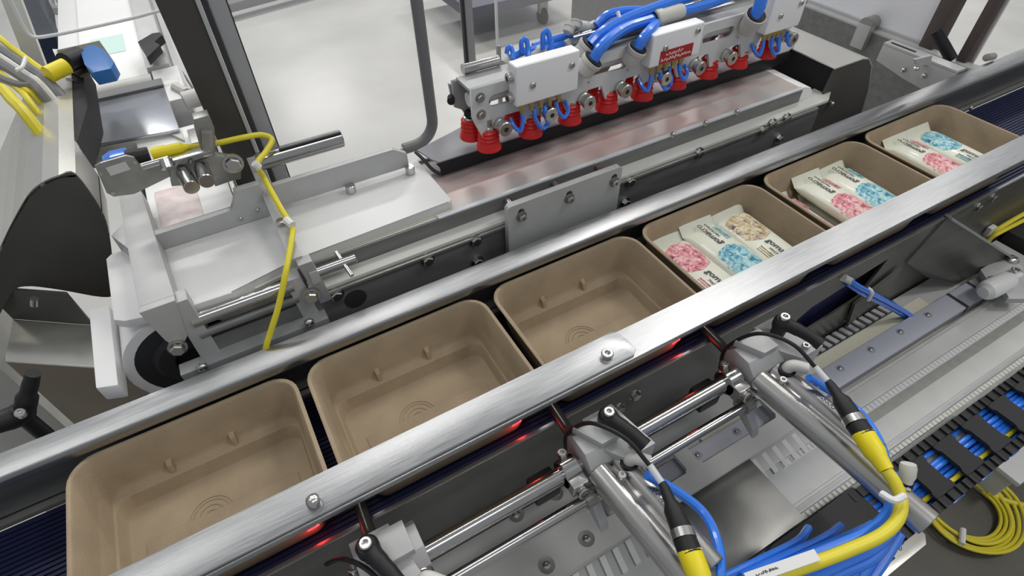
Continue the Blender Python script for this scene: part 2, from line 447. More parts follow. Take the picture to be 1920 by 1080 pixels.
# ================================================================ TRAYS
def rrect(cx, cy, hx, hy, r, z, k=6):
    pts = []
    for q, (sx, sy) in enumerate(((1, 1), (-1, 1), (-1, -1), (1, -1))):
        for i in range(k + 1):
            a = q * PI / 2 + i * PI / 2 / k
            pts.append((cx + sx * (hx - r) + r * math.cos(a), cy + sy * (hy - r) + r * math.sin(a), z))
    return pts
TX, TY = 0.0962, -0.0735     # centre of a tray from its left end, centre y
def make_tray():
    b = MB(); hx, hy = 0.0955, 0.0725
    cx, cy = TX, TY
    R = []
    def r(ix, iy, rad, z, dy=0): R.append(rrect(cx, cy + dy, hx - ix, hy - iy, rad, z))
    r(0.022, 0.020, 0.010, -0.0668); r(0.017, 0.016, 0.014, -0.064); r(0.006, 0.006, 0.018, -0.012)
    r(0.0022, 0.0022, 0.021, -0.004); r(0.0, 0.0, 0.023, -0.0022); r(0.0, 0.0, 0.023, -0.0006); r(0.0010, 0.0010, 0.022, 0.0)
    r(0.0034, 0.0034, 0.0205, -0.0002); r(0.0046, 0.0046, 0.0195, -0.002)
    r(0.0080, 0.0078, 0.018, -0.020); r(0.0115, 0.0118, 0.0165, -0.040); r(0.0122, 0.0130, 0.0155, -0.0440); r(0.0130, 0.0148, 0.015, -0.0456); r(0.0145, 0.0205, 0.014, -0.0470); r(0.0150, 0.0220, 0.013, -0.0480)
    r(0.0165, 0.0250, 0.012, -0.0595); r(0.0180, 0.0262, 0.011, -0.0617); r(0.022, 0.0290, 0.009, -0.0625)
    b.rings(R, cap0=True, cap1=True)
    # pressed-in ribs on the long walls
    for fx in (0.34, 0.63):
        for sy in (1, -1):
            x = fx * 0.191; y = cy + sy * (hy - 0.0135)
            b.prism([(x - 0.0028, y + sy * 0.004, -0.034), (x + 0.0028, y + sy * 0.004, -0.034), (x + 0.0022, y - sy * 0.003, -0.037), (x - 0.0022, y - sy * 0.003, -0.037)], (0, -sy * 0.004, -0.0145), 0.0008)
    # pressed centre panel and ring mark in the bottom
    b.box(cx - 0.066, cx + 0.066, cy - 0.021, cy + 0.008, -0.0626, -0.0618, 0.0006)
    for q, rr in enumerate((0.006, 0.011, 0.016, 0.019)):
        b.tube([(cx - 0.012 + rr * math.cos(a * PI / 12), cy + 0.004 + rr * math.sin(a * PI / 12), -0.0621) for a in range(25)], 0.0005, 5, 1)
    return b
names = ['leftmost empty brown pulp tray, cut off by the lower left corner',
         'second empty brown pulp tray from the left, beside the cut-off one',
         'third brown pulp tray from the left, empty, beside the tray with the gold bar',
         'brown pulp tray holding pink, blue and gold wrapped bars, right of the empty ones',
         'middle one of the three filled brown pulp trays, with blue and pink bars',
         'rightmost brown pulp tray holding bars, farthest up the belt']
tm = make_tray().mesh('tray', 'kraft', (TX, TY, -0.0668), 40)
trays = []
for i in range(6):
    o = bpy.data.objects.new('tray', tm); S.collection.objects.link(o)
    o.location = (i * 0.2 + TX, TY, -0.0668 + 0.0002)
    tag(o, names[i], 'tray', 'moulded pulp trays in a row on the navy belt'); trays.append(o)

# ---------------------------------------------------------------- wrapped bars
def make_bar(label, patch, far_patch, x, y, z, rz, tilt=0.0, full=True, wd=0.053, ln=0.121):
    """pillow-wrapped bar; built along local y; text and print placed on its top"""
    root = thing('wrapped_bar', label, 'snack bar', (0, 0, 0), 'pillow-wrapped bars in the trays')
    b = MB(); R = []
    L = ln / 2
    def sec(yy, w_, h_, zc=0.0):
        pts = []
        for k in range(20):
            a = 2 * PI * k / 20
            c, s_ = math.cos(a), math.sin(a)
            e = 0.55
            pts.append((w_ / 2 * math.copysign(abs(c) ** 0.8, c), yy, zc + h_ / 2 * math.copysign(abs(s_) ** 0.6, s_)))
        return pts
    fin = 0.011
    for yy, w_, h_ in ((-L, 1.0, .0012), (-L + fin * .9, 1.0, .0014), (-L + fin + .003, 0.97, .010), (-L + fin + .010, 0.955, .0165), (-L * .4, .95, .0175), (0, .95, .0178),
                       (L * .4, .95, .0175), (L - fin - .010, .955, .0165), (L - fin - .003, 0.97, .010), (L - fin * .9, 1.0, .0014), (L, 1.0, .0012)):
        R.append(sec(yy, wd * w_, h_, 0.011 * max(0, (abs(yy) - L + fin) / fin) if abs(yy) > L - fin else 0))
    b.rings(R, True, True)
    b.build('wrapper', 'wrap', root, smooth=50)
    if full:
        s_ = 1 if far_patch else -1      # which end the print is on (local +y = far end)
        # printed blob draped on the top surface
        bb = MB(); cx0 = 0.002
        def top(xx):
            t = min(0.999, abs(xx) / (wd * 0.475)); return 0.0089 * (1 - t ** 2.6) ** 0.38 + 0.00035
        nx, ny = 14, 12
        ax, ay = wd * 0.455, 0.0265
        cyp = s_ * (L - fin - 0.0055 - 0.025)
        grid = []
        for i in range(ny + 1):
            row = []
            for j in range(nx + 1):
                t = -1 + 2 * j / nx; u_ = -1 + 2 * i / ny
                yy = u_ * ay; wv = math.sqrt(max(0.0, 1 - u_ * u_)) ** 0.8
                xx = t * ax * max(wv, 0.02) + 0.0015 * math.sin(i * 1.7)
                xx = max(-wd * .46, min(wd * .46, xx))
                row.append(bb.bm.verts.new((xx, cyp + yy, top(xx))))
            grid.append(row)
        for i in range(ny):
            for j in range(nx): bb.bm.faces.new([grid[i][j], grid[i][j + 1], grid[i + 1][j + 1], grid[i + 1][j]])
        bb.build('printed_patch', patch, root, smooth=60)
        # lettering reads away from the print
        xd = V((0, -s_, 0)); up = V((s_, 0, 0))
        y0 = cyp - s_ * 0.0300
        text_mesh('gomacro', 0.0120, (-s_ * 0.001, y0, 0.0096), xd, up, 'ink', root, shear=0.15, spacing=0.95)
        text_mesh('MACROBAR', 0.0050, (-s_ * 0.0085, y0 - s_ * 0.012, 0.0094), xd, up, 'ink', root)
        ln_ = MB()
        for q in range(3):
            ln_.box(-s_ * 0.0125 - 0.0004 - s_ * q * 0.003, -s_ * 0.0125 + 0.0004 - s_ * q * 0.003, min(y0 - s_ * .004, y0 - s_ * .03), max(y0 - s_ * .004, y0 - s_ * .03), 0.0082 - q * .0004, 0.0093 - q * .0006)
        ln_.build('small_print', patch, root)
    root.location = (x, y, z); root.rotation_euler = (tilt, 0, rz)
    return root
yb = -0.0735 + 0.0035
# tray 4
t0 = 0.6
make_bar('wrapped bar with pink print at its far end, left in the tray beside the empties', 'p_pink', True, t0 + 0.046, yb, -0.0355, 0.03)
make_bar('wrapped bar with blue print at its near end, between the pink and the gold bar', 'p_blue', False, t0 + 0.0945, yb + 0.001, -0.0315, 0.02)
make_bar('wrapped bar with gold print at its far end', 'p_gold', True, t0 + 0.146, yb + 0.002, -0.0335, -0.02)
# tray 5
t0 = 0.8
make_bar('wrapped bar with pink print, lowest at the left wall of the middle filled tray', 'p_pink', False, t0 + 0.0385, yb, -0.0445, 0.0, wd=0.046)
make_bar('wrapped bar with pink print at its near end, on top in the middle filled tray', 'p_pink', False, t0 + 0.0905, yb, -0.0300, -0.02)
make_bar('wrapped bar with blue near-end print, at the right wall of the middle filled tray', 'p_blue', False, t0 + 0.143, yb + 0.002, -0.0335, -0.02)
# tray 6
t0 = 1.0
make_bar('wrapped bar with pink print at its near end, in the rightmost tray', 'p_pink', False, t0 + 0.082, yb, -0.0315, -0.01)
make_bar('wrapped bar with blue print at its far end, in the rightmost tray', 'p_blue', True, t0 + 0.136, yb, -0.0325, -0.02)
make_bar('wrapped bar lying lowest at the left wall of the rightmost tray', 'p_gold', True, t0 + 0.036, yb, -0.0470, 0.0, wd=0.044)
for t0 in (0.6, 0.8, 1.0):
    for k in range(3):
        if (t0, k) in ((1.0, 0), (0.8, 0)): continue
        tn = {0.6: 'the filled tray next to the empties', 0.8: 'the middle filled tray', 1.0: 'the rightmost tray'}[t0]
        make_bar('bottom-layer wrapped bar under the %s top bar in %s' % (('left', 'middle', 'right')[k], tn), 'p_pink', True, t0 + 0.048 + k * 0.048, yb, -0.0527, 0, full=False, wd=0.046, ln=0.096)

# ================================================================ REAR INFEED CONVEYOR
ic = thing('infeed_conveyor', 'low infeed conveyor with thin white belt and grey side frame behind the tray conveyor', 'conveyor', (0.55, 0.13, -0.9))
b = MB()
bp = [(0.045, 0.0515)] + [(0.955, 0.0515), (0.975, 0.0475), (0.985, 0.038), (0.975, 0.029), (0.955, 0.026), (0.10, 0.010), (0.085, -0.04)]
# belt wraps a large roller at the left end
arc = [(0.110 + 0.058 * math.cos(a), -0.008 + 0.0585 * math.sin(a)) for a in [math.radians(t) for t in range(95, 256, 16)]]
bp = arc + [(0.30, -0.062), (0.93, -0.02), (0.955, 0.022), (0.973, 0.029), (0.980, 0.0375), (0.972, 0.047), (0.955, 0.0515)]
bmesh_outer = [V((x, 0.078, z)) for x, z in bp]
b.prism(bmesh_outer, (0, 0.105, 0))
b.build('belt', 'beltw', ic)
MB().box(0.170, 0.9485, 0.0735, 0.0765, 0.0335, 0.0520, 0.0006).build('side_strip', 'steel_dk', ic)
MB().box(0.385, 0.9485, 0.0728, 0.0790, 0.0520, 0.0545, 0.0010).build('belt_edge_guide', 'film', ic)
# nose: white plastic end bracket
MB().prism([(0.235, 0.0555, 0.0335), (0.990, 0.0555, 0.0335), (1.012, 0.0700, 0.0335), (1.012, 0.0900, 0.0335), (0.975, 0.0900, 0.0335), (0.950, 0.0740, 0.0335), (0.235, 0.0740, 0.0335)], (0, 0, -0.0045), 0.0008).build('ledge', 'hdpe_gr', ic)
MB().prism([(0.235, 0.0520, 0.0285), (0.968, 0.0520, 0.0285), (0.968, 0.0720, 0.0285), (0.235, 0.0720, 0.0285)], (0, 0, -0.0035), 0.0006).build('under_ledge', 'alu_dull', ic)
vplate([(0.12, 0.0245), (0.968, 0.0245), (0.975, 0.018), (0.975, -0.20), (0.12, -0.20)], [], 0.0565, 0.003, 'frame_plate', 'steel_dk', ic)
for u, v in ((630, 552), (801, 487), (891, 450)):
    p = at(u, v, y=0.054); bolt(ic, p, (0, -1, 0), 0.0062, 'hex')
for u, v in ((1181, 340), (1310, 287), (1447, 232), (1474, 222), (1428, 245), (1460, 260), (895, 490), (1172, 380)):
    p = at(u, v, y=0.054); bolt(ic, p, (0, -1, 0), 0.0058, 'hex')
p = at(645, 565, y=0.0545)
MB().cyl(at(642, 482, y=.0545) + V((0, 0, -0.06)), at(642, 482, y=.0545) + V((0, 0.004, -0.06)), 0.012).build('frame_hole', 'blackm', ic)
# drive roller and cheek at the left end
MB().lathe((0.110, 0.0770, -0.008), (0, -1, 0), [(0, 0.0), (0.014, 0.0), (0.016, 0.007), (0.030, 0.007), (0.034, 0.0015), (0.050, 0.0005), (0.050, -0.004)], 28).build('roller', 'blackm', ic)
MB().lathe((0.110, 0.079, -0.008), (0, -1, 0), [(0.0490, 0.0), (0.0585, 0.0), (0.0585, 0.003), (0.0490, 0.003), (0.0490, 0.0)], 40).build('roller_cheek', 'beltw', ic)
# white slab laid on the belt at the left: plastic dead plate with a stepped near edge
sl = [(0.0715, 0.082), (0.080, 0.0755), (0.125, 0.0645), (0.170, 0.0625), (0.190, 0.0700), (0.226, 0.0760), (0.240, 0.0800), (0.404, 0.0830), (0.4075, 0.0870), (0.4055, 0.1815), (0.075, 0.1815), (0.0700, 0.176)]
MB().prism([(x, y, 0.0522) for x, y in sl], (0, 0, 0.0100), 0.0016).build('dead_plate', 'hdpe', ic, label='thick white plastic plate')
MB().prism([(x, y - 0.002, 0.0522) for x, y in sl[2:9]] + [(0.404, 0.1, 0.0522), (0.125, 0.1, 0.0522)], (0, 0, -0.0035)).build('dead_plate_backing', 'cream', ic)
# low guard door sill strip behind
MB().box(0.10, 0.985, 0.1835, 0.1875, 0.020, 0.0560, 0.001).build('rear_side_strip', 'alu', ic)
MB().box(0.405, 0.95, 0.0795, 0.1825, 0.05155, 0.0520).build('product_film', mat('blurred_wrappers', (0.44, 0.435, 0.41), 0.35, noise=0.5, nscale=11, col2=(0.52, 0.37, 0.35), stretch=(1, 3, 1)), ic, label='passing wrapped products smeared pink on the belt')
bolt(ic, (0.71, 0.0735, 0.0535), (0, -0.4, 1), 0.003, 'dome'); bolt(ic, (0.765, 0.0735, 0.0535), (0, -0.4, 1), 0.003, 'dome'); bolt(ic, (0.82, 0.0735, 0.0535), (0, -0.4, 1), 0.003, 'dome')

# bracket plate on three stand-offs
bp_ = thing('standoff_plate', 'light grey machined plate on three round stand-offs in front of the infeed belt', 'bracket plate', (0.52, 0.05, 0.0))
def slot(cx, cz, w_, h_, k=6):
    pts = []
    for i in range(k + 1): a = PI * i / k; pts.append((cx + w_ * math.cos(a), cz + h_ + w_ * math.sin(a)))
    for i in range(k + 1): a = PI + PI * i / k; pts.append((cx + w_ * math.cos(a), cz - h_ + w_ * math.sin(a)))
    return pts
px_ = [(0.4525, -0.02), (0.4525, 0.059), (0.4555, 0.0625), (0.6025, 0.0625), (0.6055, 0.0595), (0.6055, -0.02)]
bxs = (0.4690, 0.5320, 0.5950)
vplate(px_, [slot(x, 0.0475, 0.0042, 0.0035) for x in bxs], 0.0445, 0.008, 'plate', 'alu_lt', bp_)
for x in bxs:
    MB().cyl((x, 0.0485, 0.0455), (x, 0.0732, 0.0455), 0.0048, 18).build('standoff', 'chrome', bp_)
    MB().lathe((x, 0.0405, 0.0450), (0, -1, 0), [(0, 0), (0.0065, 0), (0.0065, 0.0012), (0, 0.0012)], 18).build('washer', 'steel_dk', bp_)
    bolt(bp_, (x, 0.0392, 0.0450), (0, -1, 0), 0.0044, 'socket')

# ================================================================ GUIDE FRAME ON THE SLAB
gf = thing('product_guide', 'light aluminium product guide frame clamped over the white plate', 'guide frame', (0.17, 0.1, 0.06))
# left bar (high) and right bar, running front to back
MB().prism([(0.1000, 0.060, 0.084), (0.1290, 0.060, 0.084), (0.1170, 0.250, 0.0840), (0.0960, 0.250, 0.0840)], (0, 0, -0.020), 0.0008).build('side_bar', 'alu_lt', gf)
MB().prism([(0.0835, 0.185, 0.080), (0.0990, 0.205, 0.080), (0.0990, 0.150, 0.080)], (0, 0, -0.028), 0.0008).build('corner_gusset', 'alu_lt', gf)
# cross plate (stands across at the back)
MB().prism([(0.112, 0.160, 0.0625), (0.112, 0.160, 0.082), (0.196, 0.160, 0.082), (0.200, 0.160, 0.089), (0.206, 0.160, 0.103), (0.230, 0.160, 0.103), (0.232, 0.160, 0.0625)], (0, 0.008, 0), 0.0006).build('cross_plate', 'alu_lt', gf)
bolt(gf, (0.219, 0.1595, 0.074), (0, -1, 0), 0.0025, 'button'); bolt(gf, (0.200, 0.1595, 0.070), (0, -1, 0), 0.0025, 'button')
# right bar
MB().prism([(0.2285, 0.225, 0.098), (0.2400, 0.225, 0.098), (0.2400, 0.060, 0.078), (0.2285, 0.060, 0.078)], (0, 0, -0.012), 0.0008).build('side_bar', 'alu_lt', gf)
bolt(gf, (0.2345, 0.200, 0.0955), (0, 0, 1), 0.004, 'dome'); bolt(gf, (0.2345, 0.110, 0.0845), (0, 0, 1), 0.0045, 'socket')
bolt(gf, (0.2285, 0.165, 0.080), (-1, 0, 0), 0.004, 'socket')
# rear fence with two round spacers
MB().prism([(0.2415, 0.160, 0.0690), (0.2415, 0.160, 0.0960), (0.374, 0.160, 0.0960), (0.389, 0.160, 0.0860), (0.389, 0.160, 0.0690)], (0, 0.007, 0), 0.0006).build('rear_fence', 'alu_lt', gf)
for x in (0.317, 0.388):
    MB().cyl((x, 0.156, 0.0622), (x, 0.156, 0.0720), 0.0055, 18, ch=0.0006).build('spacer', 'bolt', gf)
# front feet: dropping legs with clamp bolts
MB().prism([(0.100, 0.0600, 0.084), (0.129, 0.0600, 0.084), (0.1210, 0.0600, 0.040), (0.1090, 0.0600, 0.026), (0.1040, 0.0600, 0.045)], (0, -0.008, 0), 0.0006).build('front_leg', 'alu_lt', gf)
bolt(gf, at(333, 652, y=0.050), (-0.1, -1, 0.1), 0.0062, 'hex'); 
MB().prism([(0.122, 0.0532, 0.080), (0.1375, 0.0532, 0.080), (0.1375, 0.0532, 0.006), (0.1200, 0.0532, 0.006)], (0, 0.016, 0), 0.0008).build('clamp_block', 'alu_lt', gf)
MB().prism([(0.2165, 0.0532, 0.060), (0.2315, 0.0532, 0.060), (0.2365, 0.0532, -0.006), (0.2200, 0.0532, -0.006)], (0, 0.014, 0), 0.0008).build('clamp_block', 'alu_lt', gf)
MB().prism([(0.2330, 0.050, 0.076), (0.2465, 0.050, 0.076), (0.2520, 0.050, 0.020), (0.2400, 0.050, 0.020)], (0, 0.012, 0), 0.0008).build('front_leg', 'alu', gf)
bolt(gf, at(583, 555, y=0.047), (-0.1, -1, 0.1), 0.0065, 'hex')
# front foot bar
MB().box(0.100, 0.2415, 0.0400, 0.0550, -0.016, 0.0075, 0.001).build('foot_bar', 'alu', gf)
bolt(gf, at(380, 690, y=0.0395), (0, -1, 0), 0.0052, 'button'); bolt(gf, at(580, 606, y=0.0395), (0, -1, 0), 0.0052, 'button')
# twin polished rods between the clamp blocks
MB().cyl((0.130, 0.058, 0.0500), (0.222, 0.058, 0.0500), 0.0068, 20).build('guide_rod', 'chrome', gf)
MB().cyl((0.130, 0.056, 0.0330), (0.222, 0.056, 0.0330), 0.0045, 16).build('guide_rod', 'steel_dk', gf)
# rear slotted rod
MB().cyl((0.236, 0.205, 0.1010), (0.331, 0.205, 0.1010), 0.0098, 24, ch=0.001).build('slide_rod', 'chrome', gf)
MB().box(0.262, 0.330, 0.1985, 0.2015, 0.1095, 0.1112).build('rod_groove', 'blackm', gf)
# small T-handle pin at the right leg
MB().cyl((0.246, 0.056, 0.0560), (0.287, 0.056, 0.0560), 0.0048, 18, ch=0.0006).build('latch_pin', 'chrome', gf)
MB().cyl((0.272, 0.070, 0.0600), (0.276, 0.038, 0.0520), 0.0022, 12).build('latch_handle', 'chrome', gf)
MB().box(0.2395, 0.2480, 0.0485, 0.0612, 0.048, 0.064, 0.001).build('latch_block', 'alu_lt', gf)

# ================================================================ SENSOR + BRACKET ON THE FRAME
sb = thing('photo_sensor', 'blue photo sensor on a flat grey bracket above the infeed plate', 'sensor', (0.15, 0.19, 0.10))
def poly_at(pts, **k): return [at(u, v, **k) for u, v in pts]
Y = 0.185
pp = poly_at([(178, 312), (188, 306), (236, 292), (252, 296), (268, 318), (318, 306), (398, 286), (440, 296), (452, 316), (450, 334), (404, 350), (398, 338), (330, 322), (330, 326), (252, 364), (213, 369), (200, 362)], y=Y)
MB().prism(pp, (0, 0.003, 0), 0.0004).build('mount_plate', 'alu_dull', sb)
lp = poly_at([(198, 315), (235, 303), (245, 318), (208, 330)], y=Y - 0.0006)
MB().prism(lp, (0, 0.0004, 0)).build('type_label', 'hdpe_gr', sb, label='small pale sticker')
for u, v in ((188, 326), (253, 305), (211, 363)): bolt(sb, at(u, v, y=Y - 0.0002), (0, -1, 0), 0.0018, 'csk')
sp_ = poly_at([(192, 306), (205, 296), (238, 288), (240, 302), (196, 316)], y=Y + 0.012)
MB().prism(sp_, (0, 0.014, 0), 0.001).build('sensor_body', 'blue', sb)
c0 = at(238, 297, y=Y + 0.012); c1 = at(280, 290, y=Y + 0.012)
MB().cyl(c0, c1, 0.0075, 16).build('plug_collar', 'black', sb)
MB().cyl(at(266, 313, y=Y - .004), at(318, 298, y=Y - .004), 0.0035, 12).build('adjuster', 'chrome', sb)
MB().cyl(at(310, 300, y=Y - .004), at(316, 316, y=Y - .010), 0.006, 14).build('clamp_screw', 'bolt', sb)
MB().prism(poly_at([(322, 302), (395, 282), (400, 290), (330, 316)], y=Y - .006), (0, 0.012, 0), 0.0008).build('clamp_cap', 'chrome', sb)
MB().prism(poly_at([(318, 316), (404, 292), (452, 300), (452, 336), (405, 345), (340, 348), (322, 350)], y=Y - .004), (0, 0.010, 0), 0.0008).build('clamp_body', 'alu_dull', sb)
bolt(sb, at(437, 307, y=Y - .005), (0, -1, 0.1), 0.0075, 'hex')
for u, v, u2, v2 in ((345, 325, 360, 352), (378, 316, 388, 340)):
    a = at(u, v, y=Y - .008); c = at(u2, v2, y=Y - .036)
    MB().cyl(a, c, 0.0072, 20, ch=0.0006).build('dowel', 'chrome', sb)
MB().prism(poly_at([(363, 224), (392, 216), (402, 240), (406, 286), (380, 292), (368, 250)], y=Y + .004), (0, 0.014, 0), 0.001).build('upright_block', 'alu_dull', sb)
MB().cyl(at(388, 246, y=Y), at(392, 292, y=Y), 0.005, 14).build('upright_pin', 'alu_dull', sb)

# yellow cable of the sensor
yc = thing('sensor_cable', 'yellow cable looping from the blue sensor over the guide frame down to the far rail', 'cable', (0.24, 0.12, 0.1))
MB().lathe(at(285, 290, y=Y + .012), (at(345, 277, y=Y + .012) - at(285, 290, y=Y + .012)), [(0, 0), (0.0065, 0), (0.0065, 0.012), (0.0058, 0.014), (0.0060, 0.026), (0.0035, 0.030), (0.0025, 0.034)], 16).build('plug', 'yellowp', yc)
cpts = [at(340, 279, y=Y + .012), at(400, 270, y=Y + .014), at(455, 258, y=0.20), at(490, 253, y=0.205), at(510, 262, y=0.20), at(498, 285, y=0.185), at(482, 308, y=0.165),
        at(496, 335, z=0.102), at(514, 368, z=0.098), at(532, 400, z=0.092), at(548, 425, z=0.088), at(546, 455, z=0.085), at(536, 510, z=0.075), at(522, 575, z=0.05), at(508, 620, z=0.03), at(498, 655, z=0.012), at(494, 700, z=-.03)]
MB().tube(cpts, 0.0029, 10, 6).build('cord', 'yellow', yc)
MB().tube([at(476, 306, y=.162), at(486, 314, y=.162)], 0.0036, 8, 1).build('cable_tie', 'tie', yc)
MB().tube([at(536, 412, z=.093), at(548, 422, z=.092)], 0.0038, 8, 1).build('cable_tie', 'tie', yc)

# ================================================================ DARK PAN behind the belt
pn = thing('dark_guide_tray', 'dark grey bent sheet lying behind the belt under the red suction cups', 'guide sheet', (0.7, 0.16, 0.06))
lipb = [at(830, 327, z=0.058), at(1466, 121, z=0.058)]
yl = 0.1405
MB().prism([(0.415, yl, 0.0735), (0.420, yl, 0.0665), (0.420, yl, 0.0560), (0.990, yl, 0.0560), (0.995, yl, 0.0600), (0.992, yl, 0.0690), (0.985, yl, 0.0735)], (0, 0.002, 0), 0.0004).build('front_lip', 'black', pn)
MB().prism([(0.407, 0.1775, 0.0735), (0.414, 0.1500, 0.0735), (0.419, 0.1410, 0.0735), (0.985, 0.1405, 0.0735), (1.005, 0.148, 0.0735), (1.022, 0.185, 0.0735), (1.022, 0.205, 0.0735), (0.50, 0.205, 0.0735)], (0, 0, 0.0018), 0.0004).build('sheet', 'pan', pn)
MB().tube([(0.405, 0.178, 0.073), (0.408, 0.165, 0.070), (0.413, 0.150, 0.062), (0.420, 0.142, 0.057)], 0.002, 8).build('rolled_corner', 'rubber', pn)

# ================================================================ VACUUM GRIPPER
vg = thing('vacuum_gripper', 'suction gripper head with red bellows cups, white valve blocks and blue air tubes', 'gripper', (0.47, 0.11, 0.09))
cupx = [0.4715 + 0.0549 * i for i in range(9)]
def cup_mesh(org):
    b = MB()
    pr = [(0.0070, 0.0235), (0.0100, 0.0230), (0.0115, 0.0210), (0.0100, 0.0190), (0.0120, 0.0165), (0.0104, 0.0145), (0.0124, 0.0120), (0.0110, 0.0100),
          (0.0128, 0.0065), (0.0142, 0.002), (0.0144, 0.0), (0.0134, 0.0), (0.0112, 0.006), (0.005, 0.010), (0.0, 0.010)]
    b.lathe((0, 0, 0), (0, 0, 1), pr, 22)
    return b.mesh('suction_cup', 'red', (0, 0, 0), 60)
cm = cup_mesh(None)
nm = MB().lathe((0, 0, 0), (0, 0, 1), [(0, 0.0225), (0.0085, 0.0225), (0.0085, 0.026), (0.0060, 0.027), (0.0060, 0.036), (0, 0.036)], 12).mesh('cup_stem', 'bolt', (0, 0, 0))
def cup(x, y, z):
    o = bpy.data.objects.new('suction_cup', cm); S.collection.objects.link(o); o.parent = vg; o.location = V((x, y, z)) - BASE[vg.name]; BASE[o.name] = V((x, y, z))
    s_ = bpy.data.objects.new('cup_stem', nm); S.collection.objects.link(s_); s_.parent = o
for i, x in enumerate(cupx):
    cup(x, 0.1165 + 0.0008 * i, 0.0910); cup(x - 0.006, 0.1470 + 0.0008 * i, 0.0910)
def scallop(x0, x1, zt, zlow, zhigh):
    pts = [(x0, zt), (x0, 0.134)]
    for x in cupx:
        if x0 - 0.01 < x < x1 + 0.01:
            pts += [(x - 0.017, zhigh), (x - 0.009, zlow), (x + 0.009, zlow), (x + 0.019, zhigh)]
    pts += [(x1, 0.134), (x1, zt)]
    return pts
ys = 0.1135
slots = []
for x in (0.4985, 0.628, 0.795):
    sl_ = [];
    for i in range(7): a = -PI / 2 + PI * i / 6; sl_.append((x + 0.020 + 0.0068 * math.cos(a), 0.1475 + 0.0068 * math.sin(a)))
    for i in range(7): a = PI / 2 + PI * i / 6; sl_.append((x - 0.020 + 0.0068 * math.cos(a), 0.1475 + 0.0068 * math.sin(a)))
    slots.append(sl_)
vplate(scallop(0.452, 0.945, 0.166, 0.1075, 0.1270), slots, ys, 0.004, 'front_plate', 'platew', vg)
vplate(scallop(0.446, 0.945, 0.163, 0.1125, 0.1290), slots, ys + 0.032, 0.004, 'rear_plate', 'alu', vg)
MB().box(0.452, 0.945, ys, ys + 0.034, 0.1610, 0.1650, 0.0008).build('top_plate', 'alu', vg)
MB().cyl((0.455, ys + 0.014, 0.1475), (0.935, ys + 0.014, 0.1475), 0.0075, 18).build('manifold_tube', 'hdpe', vg)
# end bracket with pointed arm and two black knobs
eb = poly_at([(842, 158), (848, 188), (884, 224), (902, 240), (905, 215), (900, 190), (903, 160), (884, 150), (872, 154), (868, 176), (852, 160)], y=0.150)
MB().prism(eb, (0, 0.004, 0), 0.0004).build('end_bracket', 'alu', vg)
for u, v in ((846, 183), (877, 207)):
    a = at(u, v, y=0.148); MB().cyl(a, a + V((-0.004, -0.008, 0)), 0.0042, 12).build('knob', 'black', vg)
for x in (0.462,):
    for z in (0.155, 0.136): bolt(vg, (x, ys - 0.002, z), (0, -1, 0), 0.0042, 'hex')
for x in (0.60, 0.655, 0.725, 0.83): bolt(vg, (x, ys - 0.002, 0.137), (0, -1, 0), 0.0018, 'button')
# pivot bushings in front of the plate
for x in (0.4835, 0.5935, 0.6460, 0.7060, 0.7610, 0.8140, 0.9240, 0.5420):
    b = MB().lathe((x, ys - 0.002, 0.1190), (0, -1, 0), [(0, 0), (0.0080, 0), (0.0080, 0.004), (0.0070, 0.005), (0.0070, 0.009), (0.0085, 0.010), (0.0085, 0.0145), (0.0075, 0.0155), (0.0028, 0.0155), (0.0026, 0.009), (0, 0.009)], 20)
    b.build('bushing', 'bolt', vg)
    MB().cyl((x, ys - 0.0115, 0.1190), (x, ys - 0.0170, 0.1190), 0.0026, 10).build('bushing_bore', 'blackm', vg)
# three white valve blocks
def vblock(x0, x1, z0, z1, name='valve_block'):
    x0 -= 0.004; x1 -= 0.004; z0 += 0.003; z1 += 0.003
    o = MB().box(x0, x1, 0.094, 0.1112, z0, z1, 0.0025, 3).build(name, 'blockw', vg)
    bolt(o, (x0 + 0.020, 0.0938, z0 + 0.020), (0, -1, 0), 0.0040, 'button'); bolt(o, (x1 - 0.010, 0.0938, z0 + 0.030), (0, -1, 0), 0.0040, 'button')
    for k in range(5):
        x = x0 + 0.012 + k * (x1 - x0 - 0.02) / 5
        MB().lathe((x, 0.1025, z0), (0, 0, -1), [(0, 0), (0.0038, 0), (0.0038, 0.006), (0.0028, 0.006), (0.0028, 0.012), (0, 0.012)], 10).build('barb', 'brass', o)
    return o
vb1 = vblock(0.499, 0.577, 0.139, 0.1830)
vb2 = vblock(0.676, 0.752, 0.138, 0.1760)
vb3 = vblock(0.862, 0.924, 0.136, 0.1850)
for z in (0.150, 0.172):
    bolt(vb1, (0.4945, 0.1025, z), (-1, 0, 0), 0.0055, 'socket')
# red warning label
lb = MB().box(0.686, 0.735, 0.0934, 0.0939, 0.1425, 0.1580).build('red_label', 'label_red', vb2, label='small red label with two lines of worn white print')
strokes(7, 0.0052, (0.694, 0.0933, 0.1506), (1, 0, 0.03), (0, 0, 1), 'label_w', vb2, 'label_lettering')
strokes(11, 0.0058, (0.6875, 0.0933, 0.1442), (1, 0, 0.03), (0, 0, 1), 'label_w', vb2, 'label_lettering')
# small tubes under the blocks
for bx in (0.495, 0.672, 0.858):
    for k, (dx, de, dz) in enumerate(((0.012, -0.010, 0.014), (0.026, 0.022, 0.020), (0.040, 0.006, 0.016), (0.055, 0.018, 0.014))):
        x = bx + dx
        MB().tube([(x, 0.1025, 0.131), (x + 0.1 * de, 0.100, 0.127 - dz * .5), (x + de * .5, 0.098, 0.125 - dz), (x + de, 0.103, 0.121 - dz * .4), (x + de, 0.111, 0.122)], 0.0024, 8, 4).build('air_line', 'blue', vg)
